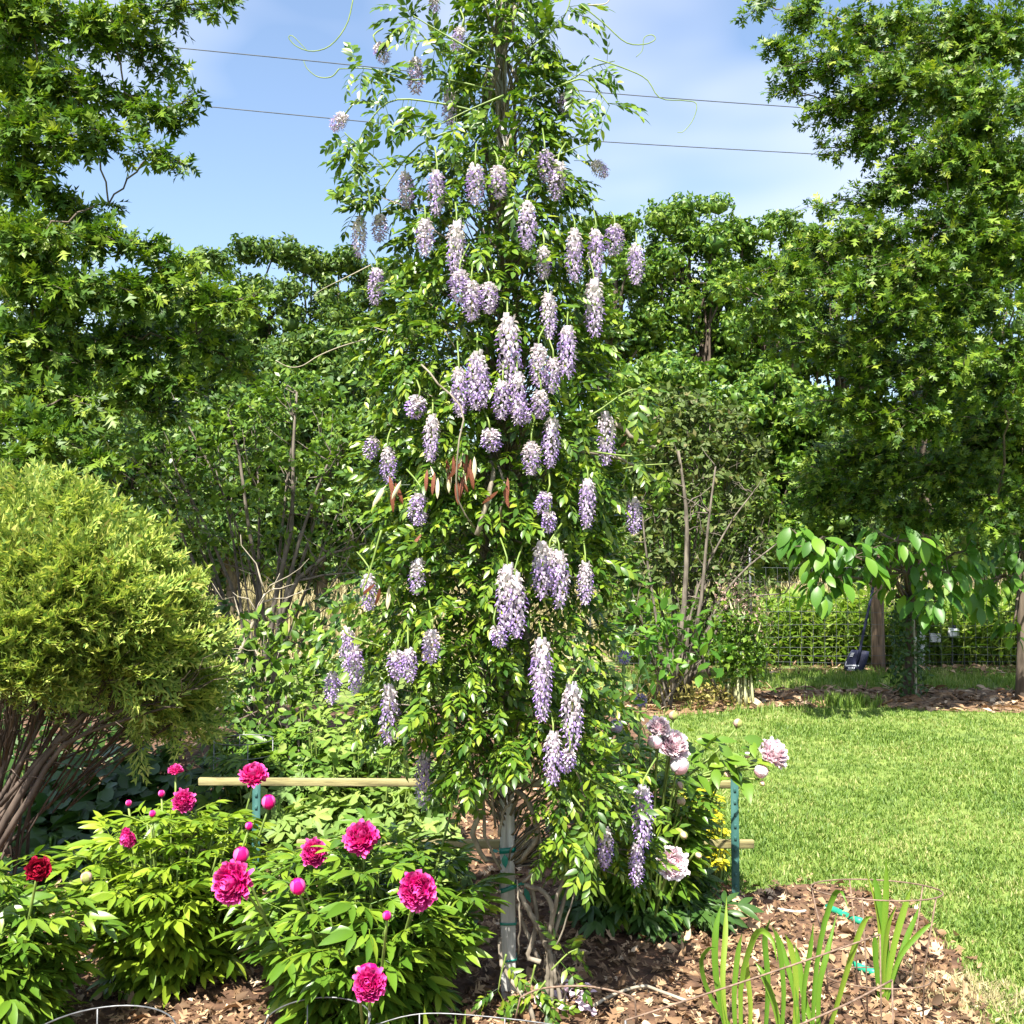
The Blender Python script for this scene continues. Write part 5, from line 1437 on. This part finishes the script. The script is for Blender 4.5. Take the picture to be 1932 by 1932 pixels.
# ------------------------------------------------------------------ the pole
pb = G(960, 1882); pt_ = P(944, -70, 3.74)
pole = thing('support_pole', pb, 'tall weathered white pole holding up the wisteria', 'pole')
def pole_seg(a, b, w0, w1, n=14):
    t = np.linspace(0, 1, n)[:, None]; p = a * (1 - t) + b * t
    sec = []
    for s_ in range(4):                      # rounded square with a shallow groove in each face
        for u, v in ((-0.46, -0.40), (-0.40, -0.46), (-0.03, -0.475), (0.0, -0.44), (0.03, -0.475)):
            ang = s_ * math.pi / 2
            sec.append((u * math.cos(ang) - v * math.sin(ang), u * math.sin(ang) + v * math.cos(ang)))
    m = len(sec); V = []
    for i in range(n):
        w = w0 + (w1 - w0) * i / (n - 1)
        V += [(p[i, 0] + x * w, p[i, 1] + y * w, p[i, 2]) for x, y in sec]
    Fc = [(i * m + k, i * m + (k + 1) % m, (i + 1) * m + (k + 1) % m, (i + 1) * m + k) for i in range(n - 1) for k in range(m)]
    Fc += [tuple(range(m - 1, -1, -1)), tuple((n - 1) * m + k for k in range(m))]
    return T(V, Fc)
joint = pb + (pt_ - pb) * 0.55
obj('lower_pole', pole_seg(pb - [0, 0, 0.1], joint, 0.059, 0.054), MAT['pole'], pole, smooth=False)
obj('upper_pole', pole_seg(joint - [0, 0, 0.02], pt_, 0.049, 0.044), MAT['pole'], pole, smooth=False)
def on_pole(py):
    d = pb[1]
    for _ in range(3):
        z = P(950, py, d)[2]; f = (z - pb[2]) / (pt_[2] - pb[2]); c_ = pb + (pt_ - pb) * f; d = c_[1]
    return c_
def tie(py, h, slope=0.0, w=0.034):
    c_ = on_pole(py); a = np.linspace(0, 2 * math.pi, 25)
    sq = 1 / np.maximum(np.abs(np.cos(a)), np.abs(np.sin(a))) ** 0.8
    x = c_[0] + np.cos(a) * sq * w * 0.95; y = c_[1] + np.sin(a) * sq * w * 0.95
    z = c_[2] + slope * np.cos(a)
    V = np.concatenate([np.stack([x, y, z - h / 2], -1), np.stack([x, y, z + h / 2], -1)])
    V2 = V.copy(); V2[:, :2] = c_[:2] + (V[:, :2] - c_[:2]) * 0.95
    Vt = np.concatenate([V, V2]); k = 25
    Fc = [(i, i + 1, k + i + 1, k + i) for i in range(24)] + [(2 * k + i, 3 * k + i, 3 * k + i + 1, 2 * k + i + 1) for i in range(24)] + [(k + i, k + i + 1, 3 * k + i + 1, 3 * k + i) for i in range(24)] + [(i, 2 * k + i, 2 * k + i + 1, i + 1) for i in range(24)]
    return T(Vt, Fc)
t1 = obj('plant_tie', tie(1600, 0.020, 0.004, 0.033), MAT['tie'], pole)
c_ = on_pole(1606)
obj('tie_end', join([xf(leaf(0.5, 3, 0.3, 0.1), c_ + [-0.012, -0.036, 0.0], frames(np.array([[0.1, -0.1, -1.0]]), np.array([[0, -1.0, 0]]))[0], 0.05), xf(leaf(0.4, 3, 0.3, 0.3), c_ + [-0.03, -0.03, 0.008], frames(np.array([[-1, -0.2, 0.2]]), np.array([[0, -1.0, 0.3]]))[0], 0.035)]), MAT['tie'], t1)
t2 = obj('plant_tie', tie(1672, 0.017, 0.012, 0.033), MAT['tie'], pole)
c_ = on_pole(1669)
obj('tie_end', join([tube(curve([c_ + [0.025, -0.034, 0.004], c_ + [0.05, -0.03, 0.014], c_ + [0.075, -0.02, 0.006]], 6), 0.006, 5), xf(leaf(0.35, 3, 0.3, 0.2), c_ + [0.06, -0.03, 0.0], frames(np.array([[0.4, -0.1, -1.0]]), np.array([[0, -1.0, 0]]))[0], 0.06)]), MAT['tie'], t2)
obj('plant_tie', tie(1738, 0.009, 0.0, 0.0325), MAT['tie'], pole)
obj('plant_tie', tie(1807, 0.008, 0.005, 0.033), MAT['tie'], pole)

# ------------------------------------------------------------------ the wisteria
def raceme_mesh(seed, n=92, stage=0.38):
    """a hanging flower cluster one unit long, from the origin down"""
    r = np.random.default_rng(seed); out = []
    white = np.array([0.76, 0.68, 0.69]); lil = np.array([0.49, 0.37, 0.63]); pur = np.array([0.26, 0.155, 0.48]); cream = np.array([0.62, 0.53, 0.38])
    for i in range(n):
        t = (i + 0.5) / n
        ph = i * 2.39996 + r.normal() * 0.15
        prof = (0.55 + 0.45 * math.sin(min(t / 0.45, 1) * math.pi / 2)) * (1 if t < 0.6 else math.cos((t - 0.6) / 0.4 * math.pi / 2 * 0.80))
        rad = 0.165 * prof * r.uniform(0.75, 1.12)
        o_ = np.array([math.cos(ph), math.sin(ph), 0])
        p = o_ * rad + np.array([0, 0, -0.03 - 0.95 * t])
        sz = 0.098 * (1.08 - 0.42 * t) * r.uniform(0.85, 1.15)
        ban = petal_t(1.15, 0.9, -0.55, 0.05, seed * 200 + i, 3, 3)
        d = unit(o_ * 0.35 + np.array([0, 0, 0.9]) + r.normal(size=3) * 0.25)
        b = xf(ban, p, frames(d[None], o_[None])[0], sz)
        k = r.uniform(0, 1)
        cb = white * (1 - k) + (white * 0.55 + lil * 0.45) * k if t < stage else lil * (1 - k * 0.55) + white * k * 0.55
        b.C = np.tile(cb, (len(b.V), 1))
        keel = leaf(0.55, 3, 0.8, 0.2)
        d2 = unit(o_ * 1.0 + np.array([0, 0, -0.25]) + r.normal(size=3) * 0.2)
        kk = xf(keel, p, frames(d2[None], np.array([[0, 0, 1.0]]))[0], sz * 0.95)
        ck = (white * 0.75 + cream * 0.25) if t < stage * 0.45 and k < 0.75 else (pur * (0.75 + 0.25 * t) + lil * 0.25 if k < 0.72 else white * 0.7 + lil * 0.3)
        kk.C = np.tile(ck, (len(kk.V), 1))
        out += [b, kk]
    ax = tube([(0, 0, 0.02), (0.01, 0, -0.5), (0, 0, -0.98)], [0.014, 0.010, 0.004], 4, False)
    ax.C = np.tile(np.array([[0.30, 0.30, 0.10]]), (len(ax.V), 1)); out.append(ax)
    return join(out)

RACEMES = [(712, 85, 116, 1), (785, 115, 178, 1), (872, 55, 97, .8), (822, -8, 27, .8), (650, 218, 249, 1), (848, 172, 238, .9), (1070, 178, 203, 1), (1032, 288, 345, 1), (1048, 310, 378, 1), (768, 330, 394, .9), (823, 328, 408, .95), (897, 315, 387, 1), (942, 318, 376, 1), (995, 388, 472, 1),
           (1118, 308, 332, 1), (678, 415, 486, .9), (716, 410, 457, 1), (802, 418, 484, .95), (860, 423, 522, .9), (1083, 438, 533, .9), (1124, 438, 524, .9), (1158, 430, 482, 1.1), (1200, 466, 538, .95), (1025, 470, 528, .8), (708, 512, 577, .95), (866, 515, 572, 1.1), (890, 535, 606, 1), (922, 538, 592, 1), (1037, 558, 642, .85),
           (1123, 532, 637, .85), (963, 603, 732, .72), (1070, 620, 718, .85), (1016, 655, 730, 1), (1040, 680, 742, .9), (897, 668, 775, .85), (912, 690, 770, .9), (945, 722, 792, .9), (978, 708, 803, .85), (868, 700, 788, .85), (812, 788, 873, .85), (926, 813, 852, 1.2), (1038, 793, 884, .9), (1003, 838, 897, 1), (1143, 783, 878, .85),
           (735, 848, 912, .9), (710, 828, 868, .9), (788, 936, 992, 1.05), (1107, 908, 998, .85), (1198, 943, 1008, .9), (1030, 933, 970, 1), (1036, 968, 1002, .9), (1022, 1028, 1130, .85), (1055, 1045, 1150, .8), (1036, 1040, 1110, .8), (956, 1072, 1190, .72), (975, 1090, 1205, .7), (1105, 1065, 1142, .8), (785, 1058, 1122, .85), (697, 1088, 1152, .9), (655, 1188, 1268, .85),
           (672, 1225, 1312, .9), (626, 1272, 1327, .95), (812, 1193, 1252, .95), (750, 1233, 1282, 1), (774, 1228, 1287, .8), (735, 1298, 1404, .8), (1022, 1212, 1330, .65), (1024, 1270, 1362, .8), (1080, 1298, 1414, .75), (1043, 1386, 1482, .8), (1075, 1418, 1462, .9), (800, 1428, 1528, .8), (1140, 1565, 1638, .9), (1200, 1595, 1672, .85), (1213, 1490, 1600, .7), (938, 1185, 1225, .9), (970, 765, 800, 1), (790, 752, 772, 1.2), (1018, 740, 790, .9)]

PROF = [(-60, 900, 1010), (0, 880, 1035), (60, 860, 1050), (120, 830, 1060), (170, 850, 1065), (250, 890, 1075), (320, 790, 1095), (400, 750, 1115), (480, 715, 1140), (560, 705, 1145), (650, 690, 1160), (750, 685, 1170), (850, 702, 1162), (950, 700, 1168), (1050, 700, 1168), (1130, 680, 1165), (1220, 655, 1155), (1300, 680, 1148), (1370, 715, 1175), (1430, 770, 1190), (1480, 815, 1205), (1540, 900, 1228), (1600, 1060, 1225), (1650, 1090, 1215)]
PY = np.array([p[0] for p in PROF], float); PL = np.array([p[1] for p in PROF], float); PR = np.array([p[2] for p in PROF], float)

def surface_depth(px, py):
    l, r_r = np.interp(py, PY, PL), np.interp(py, PY, PR)
    c_, hw = (l + r_r) / 2, max((r_r - l) / 2, 20)
    u = np.clip((px - c_) / hw, -1, 1)
    return 3.66 - math.sqrt(1 - u * u) * hw * M(3.4) * 0.85

def wisteria():
    r = np.random.default_rng(900)
    foot = G(1035, 1890)
    root = thing('wisteria_vine', foot, 'wisteria vine smothering the pole, hung with lilac flower clusters', 'vine')
    pos, dirs, nors = [], [], []
    wts = (PR - PL); cum = np.concatenate([[0], np.cumsum((wts[1:] + wts[:-1]) / 2 * np.diff(PY))])
    n = 3700
    py = np.interp(r.uniform(0, cum[-1], n), cum, PY)
    for y in py:
        l, rr_ = np.interp(y, PY, PL), np.interp(y, PY, PR)
        c_, hw = (l + rr_) / 2, (rr_ - l) / 2
        a = r.uniform(0, 2 * math.pi) if r.uniform() < 0.45 else r.uniform(math.pi, 2 * math.pi)
        k = r.uniform(0.12, 1.0) ** 0.42
        bump = 1 + 0.10 * math.sin(y * 0.045 + a * 3) + 0.07 * math.sin(y * 0.11 - a * 5)
        R0 = hw * M(3.55) * k * bump
        cen = P(c_, y, 3.66)
        o_ = np.array([math.cos(a), math.sin(a), 0])
        p = cen + o_ * R0 - o_ * 0.03
        if p[2] < 0.1: continue
        qx, qy, qf = project(p)
        if qy > 1435 and 880 < qx < 1035 and qf < 3.72 and (qy > 1540 or 925 < qx < 1000 or r.uniform() < 0.6): continue
        if 30 < qy < 265 and 915 < qx < 985 and qf < 3.75 and r.uniform() < 0.75: continue
        pos.append(p)
        dirs.append(unit(o_ * 0.85 + np.array([0, -0.1, -0.35]) + r.normal(size=3) * 0.42)); nors.append(unit(o_ * 0.45 + np.array([0, -0.1, 0.85]) + r.normal(size=3) * 0.35))
    stems = []
    def shoot(lst, d, n_leaf, r0=0.004, r1=0.0018, mat_list=None, size=None):
        q = pxcurve(lst, d, 16)
        tq = tube(q, np.linspace(r0, r1, 16), 5)
        for i in range(n_leaf):
            t = r.uniform(0.12, 1.0); j = min(int(t * 15), 14)
            p = q[j] + (q[j + 1] - q[j]) * r.uniform()
            tang = unit(q[j + 1] - q[j]); side = unit(np.cross(tang, [0, -1.0, 0.2])) * (1 if i % 2 else -1)
            pos.append(p); dirs.append(unit(side * 0.8 + tang * 0.4 + np.array([0, -0.2, -0.35]) + r.normal(size=3) * 0.35)); nors.append(unit(np.array([0, -0.4, 0.9]) + r.normal(size=3) * 0.4))
        return tq
    # arching upper shoots
    S = [([(930, 235), (860, 245), (790, 275), (735, 340), (700, 395), (670, 400)], 3.5, 26), ([(930, 170), (840, 150), (770, 150), (700, 130), (640, 130)], 3.5, 22), ([(940, 130), (850, 110), (790, 60), (760, 20), (750, -20)], 3.5, 22), ([(920, 215), (830, 195), (740, 190), (690, 240), (665, 300)], 3.45, 22), ([(900, 100), (830, 60), (780, 30)], 3.4, 12),
         ([(960, 120), (1040, 60), (1070, 20), (1080, -30)], 3.5, 16), ([(960, 200), (1060, 160), (1110, 130), (1160, 115)], 3.5, 14), ([(1060, 160), (1100, 150), (1130, 175), (1150, 200)], 3.45, 6), ([(950, 180), (880, 210), (830, 235)], 3.4, 12), ([(960, 330), (1060, 290), (1110, 270)], 3.4, 10), ([(700, 395), (690, 340), (660, 310)], 3.4, 8), ([(735, 330), (710, 300), (660, 260), (650, 250)], 3.45, 10),
         ([(1000, 800), (1100, 790), (1180, 740), (1215, 735)], 3.3, 10), ([(1050, 840), (1180, 860), (1240, 850)], 3.35, 10), ([(1100, 900), (1200, 880), (1260, 875)], 3.5, 8), ([(720, 1000), (690, 1100), (660, 1150)], 3.3, 10), ([(720, 1220), (660, 1200), (645, 1180)], 3.2, 6), ([(1080, 1450), (1160, 1500), (1200, 1560)], 3.3, 14), ([(1080, 1500), (1120, 1560), (1110, 1620)], 3.3, 10), ([(1010, 1820), (1000, 1860), (990, 1890)], 3.5, 6), ([(1040, 1830), (1070, 1800), (1090, 1790)], 3.5, 5), ([(1030, 1850), (1010, 1880), (1020, 1905)], 3.45, 5), ([(955, 1800), (945, 1840), (940, 1870)], 3.5, 4)]
    sm = [shoot(*s) for s in S]
    obj('young_shoots', join(sm), MAT['greenstem'], root, kind='stuff')
    # curling tendrils
    TD = [[(668, -10), (655, 45), (625, 85), (590, 97), (560, 88), (545, 72), (552, 68), (572, 88), (580, 96)], [(640, 130), (625, 145), (600, 145), (580, 130), (573, 115)], [(1095, 8), (1140, 45), (1180, 80), (1215, 84), (1236, 75), (1230, 66), (1215, 72), (1212, 95), (1200, 108)], [(1120, 110), (1180, 130), (1220, 150), (1245, 185), (1290, 190), (1314, 196), (1308, 225), (1290, 248), (1278, 250)], [(690, 640), (640, 655), (600, 672), (570, 690), (545, 692), (520, 680)], [(700, 500), (660, 520), (610, 545), (590, 560)], [(1110, 10), (1140, 8), (1150, 0), (1155, -10)]]
    for i, l in enumerate(TD):
        obj('tendril', tube(pxcurve(l, 3.4, 28), np.linspace(0.0024, 0.0012, 28), 5), MAT['greenstem'] if i < 4 else MAT['twig'], root)
    # woody stems
    WS = [([(1029, 1890, 3.58), (1034, 1840, 3.56), (1036, 1793, 3.55)], .013, .011), ([(1042, 1890, 3.56), (1040, 1840, 3.55), (1037, 1790, 3.54)], .010, .009), ([(1059, 1886, 3.56), (1048, 1840, 3.55), (1038, 1795, 3.55)], .009, .009), ([(1068, 1884, 3.6), (1056, 1850, 3.58), (1045, 1800, 3.56)], .007, .006), ([(1016, 1912, 3.45), (960, 1842, 3.5), (945, 1809, 3.54), (943, 1769, 3.58)], .011, .008),
          ([(1036, 1794, 3.55), (1005, 1730, 3.56), (976, 1674, 3.57)], .014, .011), ([(1036, 1792, 3.55), (1042, 1740, 3.53), (1033, 1690, 3.53), (990, 1668, 3.56)], .013, .010), ([(1036, 1796, 3.55), (1046, 1716, 3.5), (1066, 1650, 3.48), (1105, 1617, 3.45)], .010, .007), ([(1040, 1784, 3.55), (1069, 1683, 3.55), (1082, 1607, 3.52), (1090, 1550, 3.5)], .010, .006), ([(1018, 1812, 3.6), (990, 1750, 3.62), (976, 1706, 3.62)], .010, .008), ([(1020, 1815, 3.56), (993, 1802, 3.58), (1013, 1743, 3.6), (1006, 1683, 3.62), (1000, 1640, 3.62)], .011, .009),
          ([(895, 1675, 3.6), (920, 1684, 3.57), (945, 1682, 3.57)], .007, .006), ([(894, 1495, 3.5), (900, 1541, 3.48), (894, 1578, 3.5), (910, 1614, 3.53), (943, 1627, 3.57)], .013, .010), ([(912, 1480, 3.5), (915, 1560, 3.5), (925, 1600, 3.52), (945, 1640, 3.55)], .008, .006), ([(976, 1492, 3.55), (1000, 1518, 3.52), (1013, 1558, 3.52), (1009, 1591, 3.53), (983, 1624, 3.57)], .013, .010), ([(966, 1449, 3.52), (993, 1452, 3.48), (1006, 1429, 3.45)], .006, .004), ([(986, 1664, 3.55), (1016, 1634, 3.53), (1019, 1584, 3.53), (1010, 1520, 3.5)], .007, .006), ([(943, 1578, 3.54), (950, 1531, 3.53), (970, 1505, 3.54)], .007, .006), ([(980, 1500, 3.55), (960, 1480, 3.6), (930, 1470, 3.6), (905, 1500, 3.55)], .009, .008), ([(935, 1560, 3.55), (930, 1510, 3.52), (940, 1460, 3.5)], .006, .005),
          ([(978, 1800, 3.55), (980, 1720, 3.5), (976, 1660, 3.52)], .004, .003), ([(1046, 1790, 3.5), (1075, 1720, 3.46), (1082, 1670, 3.46), (1073, 1610, 3.46)], .004, .003), ([(899, 1010, 3.2), (915, 960, 3.2), (928, 900, 3.25), (925, 860, 3.4)], .011, .009), ([(950, 1000, 3.3), (945, 960, 3.25), (955, 920, 3.22), (940, 880, 3.3)], .006, .005), ([(795, 688, 3.2), (831, 728, 3.15), (874, 777, 3.12), (861, 853, 3.12), (864, 936, 3.15), (894, 995, 3.2)], .004, .003), ([(1160, 800, 3.45), (1200, 830, 3.45), (1240, 845, 3.5)], .012, .008), ([(1080, 850, 3.4), (1150, 860, 3.42), (1200, 880, 3.45)], .008, .006), ([(1085, 1590, 3.4), (1100, 1500, 3.35), (1075, 1420, 3.35)], .005, .004)]
    for l, a, b in WS:
        q = pxcurve(l, 3.5, 12); q[1:-1] += r.normal(size=(10, 3)) * 0.0025
        if l[0][1] > 1880: q[0][2] = -0.03
        obj('woody_stem', tube(q, np.linspace(a, b, 12) * 0.82, 7), MAT['vine'], root)
    for k in range(5):      # stems twining up the pole
        t = np.linspace(0, 1, 90); z = 1.0 + 2.7 * t
        f = (z - pb[2]) / (pt_[2] - pb[2]); ax = pb[None] + (pt_ - pb)[None] * f[:, None]
        w_ = 5.5 * t * 2 * math.pi * (1 if k % 2 else 0.7) * 0.5 + k * 1.3
        rad = 0.045 + 0.035 * np.abs(np.sin(t * 9 + k)) * (t > 0.02)
        q = ax + np.stack([np.cos(w_) * rad, np.sin(w_) * rad, np.zeros(90)], -1)
        obj('woody_stem', tube(q, np.linspace(0.015, 0.006, 90), 6), MAT['vine'], root)
    tw = []
    for i in range(0, len(pos) - 260, 5):   # leaf stalk branches
        p = pos[i]; f = np.clip((p[2] - 0.25 - pb[2]) / (pt_[2] - pb[2]), 0.12, 1); a = pb + (pt_ - pb) * f
        tw.append(limb(a, p, 0.0045, 0.0018, 0.10, 6, 0.03, r, 3))
    obj('branchlets', join(tw), MAT['vine'], root, kind='stuff')
    # leaves do not lie over the blossoms, which hang clear of them
    p_ = np.array(pos); dd = np.array(dirs)
    lx, ly, lf = project(p_ + dd * 0.07)
    keep = np.ones(len(p_), bool)
    for (x, y0, y1, wd) in RACEMES:
        dz = surface_depth(x, (y0 + y1) / 2) - 0.13
        hit = (np.abs(lx - x) < 30) & (ly > y0 - 16) & (ly < y1 + 10) & (lf < dz + 0.06)
        keep &= ~(hit & (r.uniform(size=len(p_)) < 0.93))
    pos = [p for p, k in zip(pos, keep) if k]; dirs = [p for p, k in zip(dirs, keep) if k]; nors = [p for p, k in zip(nors, keep) if k]
    p_ = np.array(pos); R = frames(np.array(dirs), np.array(nors)); s = 0.115 * r.uniform(0.75, 1.3, len(p_))
    near, far = nearest(p_)
    me = [mesh('leaf', t, MAT['wisteria'], True) for t in PINNATE]
    parts('leaf', me, p_[near], R[near], s[near], root)
    obj('foliage', scatter(PINNATE, p_[far], R[far], s[far]), MAT['wisteria'], root, kind='stuff')
    # flower clusters
    rm = [mesh('flower_cluster', raceme_mesh(950 + i, 92, (0.22, 0.45, 0.3, 0.12, 0.62, 0.38, 0.18, 0.5)[i]), MAT['raceme']) for i in range(8)]
    for i, (x, y0, y1, wd) in enumerate(RACEMES):
        d = surface_depth(x, (y0 + y1) / 2) - 0.13
        a = P(x + r.normal() * 2, y0 - 2, d); b = P(x, y1 + 2, d + 0.01)
        L = np.linalg.norm(b - a); z = unit(a - b)
        if y1 - y0 < 45: z = unit(z + np.array([r.normal() * 0.5, -0.3, 0])); L = max(L, 0.075)
        Rm = frames(np.cross(z, [1.0, 0.1, 0])[None], z[None])[0] @ rot('Z', r.uniform(0, 6.28))
        fat = min(1.9, 0.265 / L * 0.62) * wd
        fat = max(fat * 0.95, 0.86)
        o = place('flower_cluster', rm[(i * 5 + i // 8) % 8], root, mat4(a, Rm, (L * fat, L * fat, L)))
        up = a + np.array([r.normal() * 0.02, 0.05, 0.06 + r.uniform(0, 0.05)])
        obj('flower_stalk', tube(curve([a + z * -0.01, a + z * 0.03, up], 5), [0.0028, 0.003, 0.003, 0.003, 0.0032], 5), MAT['greenstem'], o)
    # seed pods
    pod = leaf(0.17, 5, 0.0, 0.2, 0.5, 0.6); V = pod.V.copy(); V[:, 2] += 0.04
    V2 = pod.V.copy(); V2[:, 2] -= 0.04
    podm = mesh('seed_pod', join([T(V, (pod.lv, pod.lt)), T(V2, (pod.lv, pod.lt))]), MAT['pod']); podi = mesh('seed_pod', leaf(0.2, 5, -0.6, 0.3, 0.5, 0.6), MAT['podin'])
    PODS = [(806, 900, 0), (820, 905, 0), (826, 915, 1), (842, 880, 0), (856, 872, 0), (864, 905, 0), (870, 885, 0), (874, 900, 1), (882, 868, 0), (888, 880, 0), (895, 875, 1), (862, 918, 0), (876, 910, 0), (848, 895, 1), (878, 858, 1), (735, 912, 0), (745, 925, 0), (728, 930, 1), (757, 920, 1), (738, 940, 0), (795, 1022, 0), (718, 1120, 0), (708, 1115, 0), (735, 1118, 1), (950, 930, 0), (958, 915, 0), (940, 940, 0), (885, 893, 0), (1180, 830, 0), (812, 893, 1), (868, 868, 0)]
    for i, (x, y, k) in enumerate(PODS):
        d = surface_depth(x, y) - 0.14
        p = P(x, y - 14, d); dr = unit(np.array([r.normal() * 0.45, -0.2, -1.0])); Rm = frames(dr[None], unit(np.array([[r.normal() * 0.5, -1.0, 0.2]])))[0]
        place('seed_pod', podi if k else podm, root, mat4(p, Rm, r.uniform(0.065, 0.085)))
wisteria()
if False:
    print('TRIS', sum(sum(len(p.vertices) - 2 for p in o.data.polygons) for o in scn.objects if o.type == 'MESH'))
